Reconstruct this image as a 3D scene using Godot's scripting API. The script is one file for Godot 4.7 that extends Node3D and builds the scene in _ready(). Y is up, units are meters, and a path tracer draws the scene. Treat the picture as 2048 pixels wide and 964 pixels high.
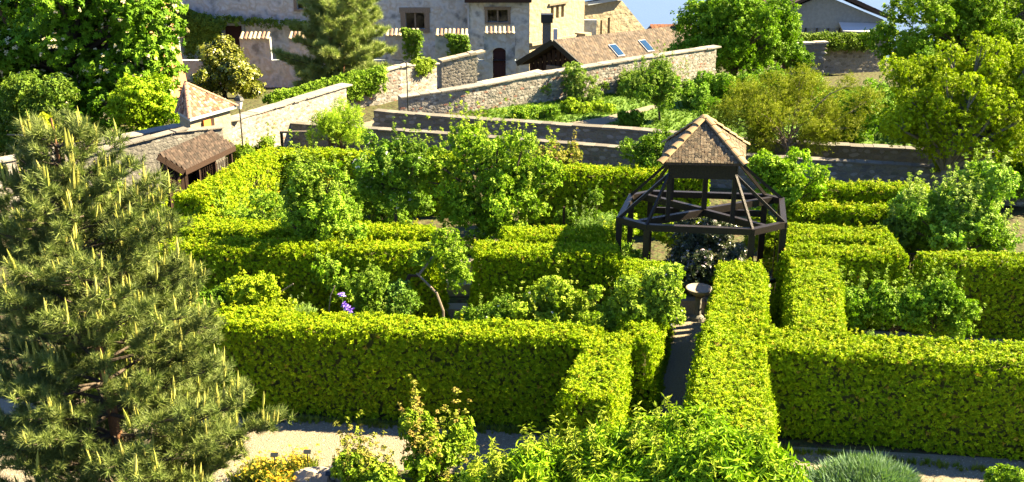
extends Node3D
# A clipped hornbeam maze with a timber pavilion below an old stone castle by a lake, seen from above on a sunny spring morning.

var rng := RandomNumberGenerator.new()
var M := {}
var S := {}
var taken := {}
var bump_noise := FastNoiseLite.new()
const SPRING := 1.4  # how light young spring leaves are


class Spray:
	var b := PackedFloat32Array()
	var n := 0
	func add(t: Transform3D, c: Color) -> void:
		var x := t.basis.x
		var y := t.basis.y
		var z := t.basis.z
		b.append_array(PackedFloat32Array([x.x, y.x, z.x, t.origin.x, x.y, y.y, z.y, t.origin.y, x.z, y.z, z.z, t.origin.z, c.r, c.g, c.b, 1.0]))
		n += 1


# ------------------------------------------------------------------ naming and nodes
func numbered(called: String) -> String:
	var k: int = taken.get(called, 0)
	taken[called] = k + 1
	return called if k == 0 else "%s_%03d" % [called, k]


func thing(called: String, label: String, category: String, at := Vector3.ZERO, group := "") -> Node3D:
	var o := Node3D.new()
	o.name = numbered(called)
	add_child(o)
	o.position = at
	o.set_meta("label", label)
	o.set_meta("category", category)
	if group != "":
		o.set_meta("group", group)
	return o


func put(parent: Node3D, called: String, mesh: Mesh, mat: Material, xf := Transform3D.IDENTITY) -> MeshInstance3D:
	# xf is given in world space; the part keeps its place under its thing
	var o := MeshInstance3D.new()
	o.name = called
	o.mesh = mesh
	o.material_override = mat
	o.cast_shadow = GeometryInstance3D.SHADOW_CASTING_SETTING_ON
	parent.add_child(o, true)
	o.transform = parent.global_transform.affine_inverse() * xf
	return o


func structure(called: String, mesh: Mesh, mat: Material, xf := Transform3D.IDENTITY) -> MeshInstance3D:
	var o := put(self, numbered(called), mesh, mat, xf)
	o.set_meta("kind", "structure")
	return o


func spray(parent: Node3D, called: String, mesh: Mesh, mat: Material, s: Spray, stuff := false) -> MultiMeshInstance3D:
	var mm := MultiMesh.new()
	mm.transform_format = MultiMesh.TRANSFORM_3D
	mm.use_colors = true
	mm.mesh = mesh
	mm.instance_count = s.n
	mm.buffer = s.b
	var o := MultiMeshInstance3D.new()
	o.name = called
	o.multimesh = mm
	o.material_override = mat
	parent.add_child(o, true)
	o.transform = parent.global_transform.affine_inverse()
	o.set_meta("kind", "stuff")
	return o


# ------------------------------------------------------------------ small maths
func rv() -> Vector3:
	var z := rng.randf_range(-1.0, 1.0)
	var a := rng.randf() * TAU
	var r := sqrt(1.0 - z * z)
	return Vector3(r * cos(a), z, r * sin(a))


func frame(y: Vector3, s: float, twist := -1.0) -> Basis:
	y = y.normalized()
	var x := y.cross(Vector3(0, 0, 1) if absf(y.z) < 0.9 else Vector3(1, 0, 0)).normalized()
	var b := Basis(x, y, x.cross(y))
	return b * Basis(Vector3.UP, rng.randf() * TAU if twist < 0.0 else twist) * Basis.from_scale(Vector3.ONE * s)


func tint(a: Color, b: Color, spread := 0.2) -> Color:
	var c := a.lerp(b, rng.randf())
	var k := 1.0 + rng.randf_range(-spread, spread)
	return Color(c.r * k, c.g * k, c.b * k)


func ground_y(x: float, z: float) -> float:
	var d := -z
	var y := 0.5 * smoothstep(38.5, 41.0, d) * smoothstep(-6.0, -3.0, x)
	y -= smoothstep(46.0, 68.0, d) * (3.7 + 0.5 * smoothstep(-6.0, -3.0, x))
	y -= smoothstep(80.0, 100.0, d) * 7.5
	return y


# ------------------------------------------------------------------ mesh helpers
func begin() -> SurfaceTool:
	var st := SurfaceTool.new()
	st.begin(Mesh.PRIMITIVE_TRIANGLES)
	st.set_smooth_group(-1)
	return st


func done(st: SurfaceTool) -> ArrayMesh:
	st.generate_normals()
	return st.commit()


func tri(st: SurfaceTool, a: Vector3, b: Vector3, c: Vector3) -> void:
	st.add_vertex(a)
	st.add_vertex(b)
	st.add_vertex(c)


func quad(st: SurfaceTool, a: Vector3, b: Vector3, c: Vector3, d: Vector3) -> void:
	# counter-clockwise seen from outside; Godot fronts run clockwise
	tri(st, a, c, b)
	tri(st, a, d, c)


func prism(st: SurfaceTool, lo: Array, hi: Array) -> void:
	# lo and hi: rings of points, counter-clockwise seen from above
	var n := lo.size()
	for i in n:
		var j := (i + 1) % n
		quad(st, lo[i], lo[j], hi[j], hi[i])
	for i in range(1, n - 1):
		tri(st, hi[0], hi[i + 1], hi[i])
		tri(st, lo[0], lo[i], lo[i + 1])


func box_at(st: SurfaceTool, c: Vector3, s: Vector3, b := Basis.IDENTITY) -> void:
	var h := s * 0.5
	var lo := []
	var hi := []
	for k: Vector2 in [Vector2(-1, 1), Vector2(1, 1), Vector2(1, -1), Vector2(-1, -1)]:
		lo.append(c + b * Vector3(h.x * k.x, -h.y, h.z * k.y))
		hi.append(c + b * Vector3(h.x * k.x, h.y, h.z * k.y))
	prism(st, lo, hi)


func bar(st: SurfaceTool, p: Vector3, q: Vector3, w: float, t: float) -> void:
	# a squared timber from p to q: w across, t high
	var d := q - p
	var x := d.normalized()
	var side := x.cross(Vector3.UP)
	side = Vector3(0, 0, 1) if side.length() < 0.02 else side.normalized()
	var up := side.cross(x)
	box_at(st, (p + q) * 0.5, Vector3(d.length(), t, w), Basis(x, up, side))


func box_mesh(s: Vector3) -> ArrayMesh:
	var st := begin()
	box_at(st, Vector3.ZERO, s)
	return done(st)


func bar_mesh(p: Vector3, q: Vector3, w: float, t: float) -> ArrayMesh:
	var st := begin()
	bar(st, p, q, w, t)
	return done(st)


func tube(st: SurfaceTool, pts: Array, radii: Array, sides := 7) -> void:
	var rings := []
	for i in pts.size():
		var d: Vector3 = (pts[mini(i + 1, pts.size() - 1)] - pts[maxi(i - 1, 0)]).normalized()
		var x := d.cross(Vector3(0.31, 0.2, 0.93)).normalized()
		var y := d.cross(x)
		var ring := []
		for k in sides:
			var a := TAU * k / sides
			ring.append(pts[i] + (x * cos(a) + y * sin(a)) * radii[i])
		rings.append(ring)
	for i in rings.size() - 1:
		for k in sides:
			var j := (k + 1) % sides
			quad(st, rings[i][k], rings[i][j], rings[i + 1][j], rings[i + 1][k])
	for k in range(1, sides - 1):
		tri(st, rings[-1][0], rings[-1][k + 1], rings[-1][k])


func lathe(st: SurfaceTool, c: Vector3, prof: Array, sides := 20) -> void:
	# prof: (radius, height) pairs from the bottom up along the outside
	for i in prof.size() - 1:
		for k in sides:
			var a := TAU * k / sides
			var b := TAU * (k + 1) / sides
			var p0 := c + Vector3(cos(a) * prof[i].x, prof[i].y, -sin(a) * prof[i].x)
			var p1 := c + Vector3(cos(b) * prof[i].x, prof[i].y, -sin(b) * prof[i].x)
			var p2 := c + Vector3(cos(b) * prof[i + 1].x, prof[i + 1].y, -sin(b) * prof[i + 1].x)
			var p3 := c + Vector3(cos(a) * prof[i + 1].x, prof[i + 1].y, -sin(a) * prof[i + 1].x)
			quad(st, p0, p1, p2, p3)


func wall_mesh(o: Vector3, u: Vector3, w: float, h: float, t: float, holes := []) -> ArrayMesh:
	# a wall slab: o is its lower left front corner, u runs along it, holes are [x0, y0, x1, y1] openings with reveals
	var st := begin()
	var n := u.cross(Vector3.UP).normalized()
	var xs := [0.0, w]
	var ys := [0.0, h]
	for k: Array in holes:
		xs.append_array([k[0], k[2]])
		ys.append_array([k[1], k[3]])
	xs.sort()
	ys.sort()
	var at := func(x: float, y: float, z: float) -> Vector3: return o + u * x + Vector3.UP * y - n * z
	for i in xs.size() - 1:
		for j in ys.size() - 1:
			if xs[i + 1] - xs[i] < 1e-4 or ys[j + 1] - ys[j] < 1e-4:
				continue
			var mx: float = (xs[i] + xs[i + 1]) * 0.5
			var my: float = (ys[j] + ys[j + 1]) * 0.5
			var open := false
			for k: Array in holes:
				if mx > k[0] and mx < k[2] and my > k[1] and my < k[3]:
					open = true
			if not open:
				quad(st, at.call(xs[i], ys[j], 0.0), at.call(xs[i + 1], ys[j], 0.0), at.call(xs[i + 1], ys[j + 1], 0.0), at.call(xs[i], ys[j + 1], 0.0))
				quad(st, at.call(xs[i + 1], ys[j], t), at.call(xs[i], ys[j], t), at.call(xs[i], ys[j + 1], t), at.call(xs[i + 1], ys[j + 1], t))
	for k: Array in holes:
		var e := [at.call(k[0], k[1], 0.0), at.call(k[2], k[1], 0.0), at.call(k[2], k[3], 0.0), at.call(k[0], k[3], 0.0)]
		for m in 4:
			quad(st, e[m], e[(m + 1) % 4], e[(m + 1) % 4] - n * t, e[m] - n * t)
	var r := [at.call(0.0, 0.0, 0.0), at.call(w, 0.0, 0.0), at.call(w, h, 0.0), at.call(0.0, h, 0.0)]
	for m in [1, 2, 3]:
		quad(st, r[m] - n * t, r[(m + 1) % 4] - n * t, r[(m + 1) % 4], r[m])
	return done(st)


# ------------------------------------------------------------------ materials
func ramp_tex(cols: Array, freq: float, octaves := 5, seed_ := 1, size := 512, type := FastNoiseLite.TYPE_SIMPLEX_SMOOTH) -> NoiseTexture2D:
	var f := FastNoiseLite.new()
	f.noise_type = type
	f.frequency = freq
	f.fractal_octaves = octaves
	f.seed = seed_
	var t := NoiseTexture2D.new()
	t.width = size
	t.height = size
	t.seamless = true
	t.noise = f
	var g := Gradient.new()
	var offs := PackedFloat32Array()
	var cc := PackedColorArray()
	for i in cols.size():
		offs.append(0.15 + 0.7 * i / (cols.size() - 1))
		cc.append((cols[i] as Color).linear_to_srgb())
	g.offsets = offs
	g.colors = cc
	t.color_ramp = g
	return t


func bump_tex(freq: float, strength := 4.0, seed_ := 5) -> NoiseTexture2D:
	var f := FastNoiseLite.new()
	f.frequency = freq
	f.fractal_octaves = 5
	f.seed = seed_
	var t := NoiseTexture2D.new()
	t.width = 512
	t.height = 512
	t.seamless = true
	t.as_normal_map = true
	t.bump_strength = strength
	t.noise = f
	return t


func rough(called: String, cols: Array, metres: float, freq := 0.02, relief: NoiseTexture2D = null, roughness := 0.9, relief_scale := 1.0, seed_ := 1) -> StandardMaterial3D:
	var m := StandardMaterial3D.new()
	m.resource_name = called
	m.roughness = roughness
	m.metallic_specular = 0.3
	m.albedo_texture = ramp_tex(cols, freq, 5, seed_)
	m.uv1_triplanar = true
	m.uv1_world_triplanar = true
	m.uv1_scale = Vector3.ONE / metres
	if relief:
		m.normal_enabled = true
		m.normal_texture = relief
		m.normal_scale = relief_scale
	return m


func plain(called: String, c: Color, roughness := 0.8, specular := 0.4) -> StandardMaterial3D:
	var m := StandardMaterial3D.new()
	m.resource_name = called
	m.albedo_color = c.linear_to_srgb()
	m.roughness = roughness
	m.metallic_specular = specular
	return m


func leafy(called: String, through: Color, roughness := 0.5, specular := 0.35) -> StandardMaterial3D:
	var m := StandardMaterial3D.new()
	m.resource_name = called
	m.vertex_color_use_as_albedo = true
	m.roughness = roughness
	m.metallic_specular = specular
	m.backlight_enabled = true
	m.backlight = through.linear_to_srgb()
	m.cull_mode = BaseMaterial3D.CULL_DISABLED
	return m


func tinted(called: String, roughness := 0.85, relief: NoiseTexture2D = null) -> StandardMaterial3D:
	var m := StandardMaterial3D.new()
	m.resource_name = called
	m.vertex_color_use_as_albedo = true
	m.roughness = roughness
	m.metallic_specular = 0.3
	if relief:
		m.uv1_triplanar = true
		m.uv1_world_triplanar = true
		m.uv1_scale = Vector3.ONE / 0.8
		m.normal_enabled = true
		m.normal_texture = relief
	return m


func make_materials() -> void:
	var fine := bump_tex(0.05, 6.0, 3)
	var coarse := bump_tex(0.02, 10.0, 9)
	M.leaf = leafy("leaf", Color(0.40, 0.48, 0.08), 0.55, 0.2)
	M.glossy_leaf = leafy("glossy leaf", Color(0.3, 0.4, 0.1), 0.32, 0.5)
	M.needle = leafy("needle", Color(0.2, 0.25, 0.08), 0.5, 0.3)
	M.petal = leafy("petal", Color(0.5, 0.5, 0.45), 0.7, 0.2)
	M.twigs = rough("inner twigs and old leaves, darkened as shade", [Color(0.07, 0.06, 0.028), Color(0.07, 0.095, 0.012), Color(0.10, 0.085, 0.045), Color(0.09, 0.12, 0.012)], 0.35, 0.08, fine, 1.0)  # twig brown kept dark, so gaps between the leaves look shaded
	M.bark = rough("bark", [Color(0.035, 0.026, 0.018), Color(0.09, 0.07, 0.05), Color(0.05, 0.04, 0.03)], 0.5, 0.03, coarse)
	M.pine_bark = rough("pine bark", [Color(0.07, 0.035, 0.018), Color(0.2, 0.10, 0.05), Color(0.10, 0.055, 0.03)], 0.4, 0.03, coarse)
	M.pale_bark = rough("pale bark", [Color(0.099, 0.074, 0.056), Color(0.198, 0.161, 0.124), Color(0.124, 0.105, 0.074)], 0.4, 0.03, fine)
	M.soil = rough("soil", [Color(0.03, 0.022, 0.013), Color(0.06, 0.05, 0.02), Color(0.035, 0.05, 0.012), Color(0.08, 0.06, 0.035)], 4.0, 0.03, coarse)
	M.gravel = rough("gravel", [Color(0.098, 0.082, 0.054), Color(0.172, 0.148, 0.102), Color(0.139, 0.119, 0.082), Color(0.213, 0.184, 0.131)], 3.0, 0.12, bump_tex(0.2, 5.0, 12), 0.95, 0.6)
	M.lawn = rough("lawn", [Color(0.0375, 0.0825, 0.0090), Color(0.0750, 0.1425, 0.0150), Color(0.1050, 0.1500, 0.0225)], 3.0, 0.03, coarse)
	M.stucco = rough("weathered stucco", [Color(0.145, 0.16, 0.155), Color(0.285, 0.31, 0.30), Color(0.345, 0.37, 0.35), Color(0.29, 0.285, 0.24), Color(0.39, 0.415, 0.395)], 10.0, 0.014, coarse, 0.95, 0.5)
	M.cream = rough("cream stucco", [Color(0.186, 0.155, 0.099), Color(0.260, 0.223, 0.149), Color(0.223, 0.186, 0.118), Color(0.285, 0.248, 0.174)], 5.0, 0.015, coarse, 0.95, 0.7, 4)
	M.masonry = rough("lime mortar masonry", [Color(0.10, 0.092, 0.076), Color(0.23, 0.213, 0.186), Color(0.165, 0.15, 0.124), Color(0.26, 0.245, 0.217)], 1.6, 0.03, coarse, 0.95, 1.0, 6)
	M.dark_masonry = rough("mossy masonry", [Color(0.085, 0.082, 0.07), Color(0.13, 0.124, 0.106), Color(0.105, 0.11, 0.075)], 1.6, 0.03, coarse, 0.95, 1.0, 7)
	M.grey_masonry = rough("grey weathered masonry", [Color(0.075, 0.072, 0.062), Color(0.14, 0.134, 0.116), Color(0.105, 0.10, 0.085)], 1.4, 0.03, coarse, 0.95, 1.0, 14)
	M.coping = rough("coping stone", [Color(0.124, 0.112, 0.087), Color(0.205, 0.186, 0.155), Color(0.161, 0.149, 0.112)], 1.2, 0.03, fine, 0.95, 1.0, 8)
	M.stone = tinted("stone", 0.92, fine)
	M.trim = rough("dressed stone", [Color(0.124, 0.099, 0.068), Color(0.186, 0.155, 0.112)], 1.2, 0.02, fine, 0.9, 0.6, 10)
	M.tile = tinted("clay tile", 0.85, fine)
	M.timber = rough("dark stained timber", [Color(0.0085, 0.0071, 0.0065), Color(0.0185, 0.0150, 0.0129), Color(0.0129, 0.0107, 0.0100)], 0.7, 0.02, fine, 0.42, 0.4)
	M.old_wood = rough("old brown wood", [Color(0.0193, 0.0110, 0.0066), Color(0.0440, 0.0248, 0.0165)], 0.5, 0.03, fine, 0.85)
	M.grey_wood = rough("weathered grey wood", [Color(0.099, 0.081, 0.062), Color(0.174, 0.143, 0.112)], 0.5, 0.03, fine, 0.85)
	M.door = rough("red brown door paint", [Color(0.025, 0.012, 0.012), Color(0.045, 0.02, 0.02)], 0.6, 0.03, fine, 0.7)
	M.shutter = plain("orange shutter paint", Color(0.50, 0.17, 0.03), 0.7)
	M.iron = plain("painted iron", Color(0.0070, 0.0100, 0.0100), 0.5)
	M.white = plain("white enamel", Color(0.446, 0.440, 0.422), 0.5)
	M.grey_paint = plain("grey blue paint", Color(0.17, 0.20, 0.21), 0.7)
	M.glass = StandardMaterial3D.new()
	M.glass.resource_name = "window glass"
	M.glass.albedo_color = Color(0.1, 0.11, 0.12, 0.06)
	M.glass.transparency = BaseMaterial3D.TRANSPARENCY_ALPHA
	M.glass.roughness = 0.05
	M.glass.metallic_specular = 0.25
	M.kiosk_hip = plain("clay hip tile", Color(0.24, 0.14, 0.085), 0.85)
	M.sky_glass = plain("blue tinted skylight glass", Color(0.012, 0.035, 0.085), 0.2, 0.22)
	M.house = rough("house render", [Color(0.1680, 0.1890, 0.1890), Color(0.2100, 0.2310, 0.2310)], 4.0, 0.02, fine, 0.95, 0.4)
	M.brick = rough("orange render", [Color(0.223, 0.099, 0.043), Color(0.322, 0.167, 0.081), Color(0.260, 0.124, 0.062)], 1.5, 0.03, fine)
	M.roof_deck = rough("roof underlay", [Color(0.0360, 0.0270, 0.0210), Color(0.0600, 0.0420, 0.0330)], 1.0, 0.03, null)
	M.zinc = plain("zinc", Color(0.25, 0.28, 0.30), 0.45, 0.5)
	M.basin = rough("pale worn stone", [Color(0.186, 0.155, 0.118), Color(0.285, 0.254, 0.211)], 0.5, 0.03, fine, 0.8)
	M.lake = plain("lake water", Color(0.045, 0.075, 0.135), 0.3, 0.42)
	M.lake.normal_enabled = true
	M.lake.normal_texture = bump_tex(0.03, 3.0, 21)
	M.lake.normal_scale = 0.35
	M.lake.uv1_triplanar = true
	M.lake.uv1_world_triplanar = true
	M.lake.uv1_scale = Vector3.ONE / 9.0


# ------------------------------------------------------------------ leaf shapes
func leaf(st: SurfaceTool, o: Vector3, dir: Vector3, up: Vector3, l: float, w: float, fold := 0.18) -> void:
	dir = dir.normalized()
	var side := dir.cross(up).normalized()
	var n := side.cross(dir)
	var c := o + dir * l - n * l * 0.14
	var b := o + dir * l * 0.45 + side * w * 0.5 + n * w * fold
	var d := o + dir * l * 0.45 - side * w * 0.5 + n * w * fold
	tri(st, o, b, c)
	tri(st, o, c, d)


func sprig(n: int, l: float, w: float, stem: float, lift_lo: float, lift_hi: float, seed_: int) -> ArrayMesh:
	rng.seed = seed_
	var st := begin()
	for i in n:
		var a := TAU * i * 0.382 + rng.randf_range(-0.5, 0.5)
		var e := rng.randf_range(lift_lo, lift_hi)
		var dir := Vector3(cos(a) * cos(e), sin(e), sin(a) * cos(e))
		var o := Vector3(rng.randf_range(-0.12, 0.12), stem * (i + 0.5) / n, rng.randf_range(-0.12, 0.12))
		leaf(st, o, dir, (Vector3.UP + rv() * 0.55).normalized(), l * rng.randf_range(0.75, 1.2), w * rng.randf_range(0.8, 1.15))
	return done(st)


func make_sprigs() -> void:
	S.hedge = sprig(8, 0.62, 0.40, 0.5, -0.2, 0.9, 11)
	S.ovate = sprig(9, 0.55, 0.36, 0.9, -0.4, 0.7, 12)
	S.round = sprig(9, 0.50, 0.44, 0.8, -0.4, 0.6, 13)
	S.narrow = sprig(11, 0.75, 0.23, 0.9, -0.6, 0.5, 14)
	S.shoot = sprig(11, 0.38, 0.22, 1.7, 0.1, 0.9, 15)
	S.fine = sprig(12, 0.34, 0.16, 1.1, -0.2, 0.9, 16)
	S.flower = sprig(7, 0.5, 0.42, 0.1, 0.1, 0.7, 17)
	rng.seed = 18
	var st := begin()
	for f in 3:
		var c := Vector3(rng.randf_range(-0.5, 0.5), rng.randf_range(0.0, 0.5), rng.randf_range(-0.5, 0.5))
		var up := (Vector3.UP * 1.3 + rv() * 0.6).normalized()
		var b := frame(up, 1.0)
		for k in 6:
			var a := -2.3 + 4.6 * k / 5.0
			leaf(st, c, b * Vector3(cos(a), -0.18, sin(a)), up, 0.55 - 0.05 * absf(k - 2.5), 0.24, 0.12)
	S.palmate = done(st)
	rng.seed = 19
	st = begin()
	for k in 46:
		var a := rng.randf() * TAU
		var e := rng.randf_range(0.15, 1.25)
		var d := Vector3(cos(a) * cos(e), sin(e), sin(a) * cos(e))
		var o := Vector3(0, rng.randf_range(0.0, 0.55), 0)
		var side := d.cross(rv()).normalized() * 0.022
		var l := rng.randf_range(0.45, 0.7)
		tri(st, o - side, o + side, o + d * l)
	S.tuft = done(st)
	rng.seed = 20
	st = begin()
	tube(st, [Vector3.ZERO, Vector3(0.0, 0.25, 0.0), Vector3(0.01, 0.7, 0.0), Vector3(0.02, 1.0, 0.0)], [0.035, 0.075, 0.05, 0.008], 5)
	for k in 14:
		var a := rng.randf() * TAU
		var o := Vector3(cos(a) * 0.04, rng.randf_range(0.05, 0.7), sin(a) * 0.04)
		var d := Vector3(cos(a) * 0.5, 1.0, sin(a) * 0.5).normalized()
		var side := d.cross(rv()).normalized() * 0.02
		tri(st, o - side, o + side, o + d * 0.2)
	S.candle = done(st)
	rng.seed = 22
	st = begin()
	for k in 16:
		var a := rng.randf() * TAU
		var lean := rng.randf_range(0.05, 0.55)
		var d := Vector3(cos(a) * lean, 1.0, sin(a) * lean).normalized()
		var o := Vector3(rng.randf_range(-0.15, 0.15), 0, rng.randf_range(-0.15, 0.15))
		var side := d.cross(rv()).normalized() * 0.035
		var mid := o + d * 0.5 + Vector3(0, 0.03, 0)
		var l := rng.randf_range(0.7, 1.1)
		tri(st, o - side, o + side, mid + side)
		tri(st, o - side, mid + side, mid - side)
		tri(st, mid - side, mid + side, o + d * l + Vector3(cos(a), -0.6, sin(a)) * lean * 0.3)
	S.grass = done(st)
	# rubble stones: rounded lumps that bulge out of a wall along +y
	S.stones = []
	for v in 3:
		rng.seed = 30 + v
		st = begin()
		var ring := []
		var top := []
		for k in 7:
			var a := TAU * k / 7.0
			var r := rng.randf_range(0.42, 0.56)
			ring.append(Vector3(cos(a) * r, -0.2, -sin(a) * r))
			top.append(Vector3(cos(a) * r * 0.72, rng.randf_range(0.10, 0.2), -sin(a) * r * 0.72))
		prism(st, ring, top)
		S.stones.append(done(st))
	# a curved clay tile: runs along +z, hollow side down
	st = begin()
	var n := 6
	for k in n:
		var a := PI * k / n
		var b := PI * (k + 1) / n
		var p := func(t: float, z: float, r: float) -> Vector3: return Vector3(-cos(t) * r, sin(t) * r * 0.75, z)
		quad(st, p.call(a, 0.5, 0.5), p.call(b, 0.5, 0.5), p.call(b, -0.5, 0.42), p.call(a, -0.5, 0.42))
		quad(st, p.call(b, 0.5, 0.5), p.call(a, 0.5, 0.5), p.call(a, 0.5, 0.4), p.call(b, 0.5, 0.4))
	S.curved_tile = done(st)
	S.flat_tile = box_mesh(Vector3.ONE)


# ------------------------------------------------------------------ planting
func hedge(label: String, quads: Array, h := 1.8, dens := 540.0, size := 0.07, group := "clipped hornbeam hedges of the maze") -> void:
	# quads: front left, front right, back right, back left corners (x, z) of the clipped top
	var mid := Vector2.ZERO
	for c: Vector2 in quads[0]:
		mid += c * 0.25
	var t := thing("hedge", label, "hedge", Vector3(mid.x, 0, mid.y), group)
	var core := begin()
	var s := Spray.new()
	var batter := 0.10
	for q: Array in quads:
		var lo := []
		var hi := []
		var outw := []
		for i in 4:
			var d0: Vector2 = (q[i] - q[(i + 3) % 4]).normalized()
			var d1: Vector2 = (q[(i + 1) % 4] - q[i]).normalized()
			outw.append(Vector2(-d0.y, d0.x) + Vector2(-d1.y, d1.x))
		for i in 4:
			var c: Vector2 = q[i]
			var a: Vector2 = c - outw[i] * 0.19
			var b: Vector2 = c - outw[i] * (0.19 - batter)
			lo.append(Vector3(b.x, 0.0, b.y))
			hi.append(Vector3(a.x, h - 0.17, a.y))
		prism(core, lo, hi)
		for f in 5:
			var a: Vector3
			var b: Vector3
			var c: Vector3
			var d: Vector3
			if f == 4:
				a = Vector3(q[0].x, h, q[0].y)
				b = Vector3(q[1].x, h, q[1].y)
				c = Vector3(q[2].x, h, q[2].y)
				d = Vector3(q[3].x, h, q[3].y)
			else:
				var p0: Vector2 = q[f]
				var p1: Vector2 = q[(f + 1) % 4]
				var e0: Vector2 = outw[f] * batter
				var e1: Vector2 = outw[(f + 1) % 4] * batter
				a = Vector3(p0.x + e0.x, 0.03, p0.y + e0.y)
				b = Vector3(p1.x + e1.x, 0.03, p1.y + e1.y)
				c = Vector3(p1.x, h, p1.y)
				d = Vector3(p0.x, h, p0.y)
			var nrm := (b - a).cross(d - a).normalized()
			var area := 0.5 * ((b - a).cross(d - a).length() + (b - c).cross(d - c).length())
			for k in int(area * dens * (1.3 if f == 4 else 0.95)):
				var u := rng.randf()
				var v := rng.randf()
				var p := a.lerp(b, u).lerp(d.lerp(c, u), v)
				var w := bump_noise.get_noise_3dv(p * 0.55) * 0.10 + bump_noise.get_noise_3dv(p * 1.6) * 0.05 + bump_noise.get_noise_3dv(p * 5.0) * 0.03
				# the shears leave the upper edges rounded
				var edge := (1.0 - v) * h
				if f == 4:
					edge = minf(minf(u, 1.0 - u) * a.distance_to(b), minf(v, 1.0 - v) * a.distance_to(d))
				if edge < 0.13:
					w -= (0.13 - edge) * (0.13 - edge) / 0.2
				p += nrm * (w + rng.randfn(-0.035, 0.035))
				var y := (nrm * (2.1 if f == 4 else 2.0) + rv() * 0.65 + Vector3(0, 0.15, 0)).normalized()
				s.add(Transform3D(frame(y, size * rng.randf_range(0.7, 1.25)), p), tint(Color(0.145, 0.24, 0.004), Color(0.285, 0.36, 0.006), 0.26) if rng.randf() > 0.015 else tint(Color(0.28, 0.20, 0.02), Color(0.34, 0.28, 0.03), 0.2))
	for q: Array in quads:
		# stray shoots that have outgrown the last clipping
		for k in int(q[0].distance_to(q[1]) * q[1].distance_to(q[2]) * 26.0):
			var u := rng.randf()
			var v := rng.randf()
			var p: Vector2 = q[0].lerp(q[1], u).lerp(q[3].lerp(q[2], u), v)
			var tall := rng.randf_range(0.01, 0.09)
			for j in 2:
				s.add(Transform3D(frame((Vector3.UP + rv() * 0.4).normalized(), size * rng.randf_range(0.7, 1.1)), Vector3(p.x, h + tall * j, p.y)), tint(Color(0.20, 0.27, 0.005), Color(0.34, 0.36, 0.01), 0.2))
	put(t, "darkened_inner_twigs", done(core), M.twigs)  # solid core; its dark colour paints shade behind the leaves
	spray(t, "foliage", S.hedge, M.leaf, s)


func lobed(s: Spray, lobes: Array, count: int, size: float, c1: Color, c2: Color, up_bias := 0.3, inner := 0.25, droop := 0.0, spread := 0.22) -> void:
	# lobes: [centre, radius]; leaves fill the outer shell of each clump and a share of its inside
	var total := 0.0
	for l: Array in lobes:
		total += l[1] * l[1]
	for l: Array in lobes:
		var r: float = l[1]
		var tone := rng.randf_range(0.88, 1.12)
		for k in int(count * r * r / total):
			var d := rv()
			d.y += up_bias * 0.6
			d = d.normalized()
			var q := r * (pow(rng.randf(), 0.4) * 0.85 if rng.randf() < inner else rng.randf_range(0.72, 1.08))
			q *= 1.0 + bump_noise.get_noise_3dv((l[0] + d * r) * 3.0) * 0.5
			var p: Vector3 = l[0] + d * Vector3(1, 0.85, 1) * q
			var y := (d * 0.7 + rv() * 0.7 + Vector3(0, up_bias - droop, 0)).normalized()
			var c := tint(c1, c2, spread)
			s.add(Transform3D(frame(y, size * rng.randf_range(0.65, 1.25)), p), Color(c.r * tone * SPRING * 0.94, c.g * tone * SPRING, c.b * tone))


func crown_lobes(c: Vector3, r: Vector3, n: int, part := 0.38) -> Array:
	var out := [[c, minf(r.x, r.y) * 0.55]]
	for k in n:
		var d := rv()
		var e := rng.randf_range(0.5, 1.06)
		var p := c + Vector3(d.x * r.x, d.y * r.y, d.z * r.z) * e
		out.append([p, (r.x + r.y + r.z) / 3.0 * part * rng.randf_range(0.55, 1.25)])
	return out


func limbs(st: SurfaceTool, base: Vector3, fork: Vector3, r: float, lobes: Array, sides := 6) -> void:
	var b := base - Vector3(0, 0.1, 0)
	tube(st, [b, b.lerp(fork, 0.35) + rv() * r * 0.6, b.lerp(fork, 0.7) + rv() * r * 0.6, fork], [r * 1.25, r, r * 0.9, r * 0.75], 8)
	for l: Array in lobes:
		var e: Vector3 = l[0]
		var len := fork.distance_to(e)
		var m1 := fork.lerp(e, 0.35) + Vector3(0, len * 0.08, 0) + rv() * len * 0.06
		var m2 := fork.lerp(e, 0.7) + Vector3(0, len * 0.06, 0) + rv() * len * 0.07
		var q := r * rng.randf_range(0.32, 0.5)
		tube(st, [fork - Vector3(0, r, 0), m1, m2, e], [q * 1.2, q, q * 0.7, q * 0.3], sides)
		for k in 2:
			var tip := e + rv() * float(l[1]) * 0.8
			tube(st, [m2, m2.lerp(tip, 0.5) + rv() * 0.04, tip], [q * 0.5, q * 0.35, q * 0.15], 4)


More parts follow.
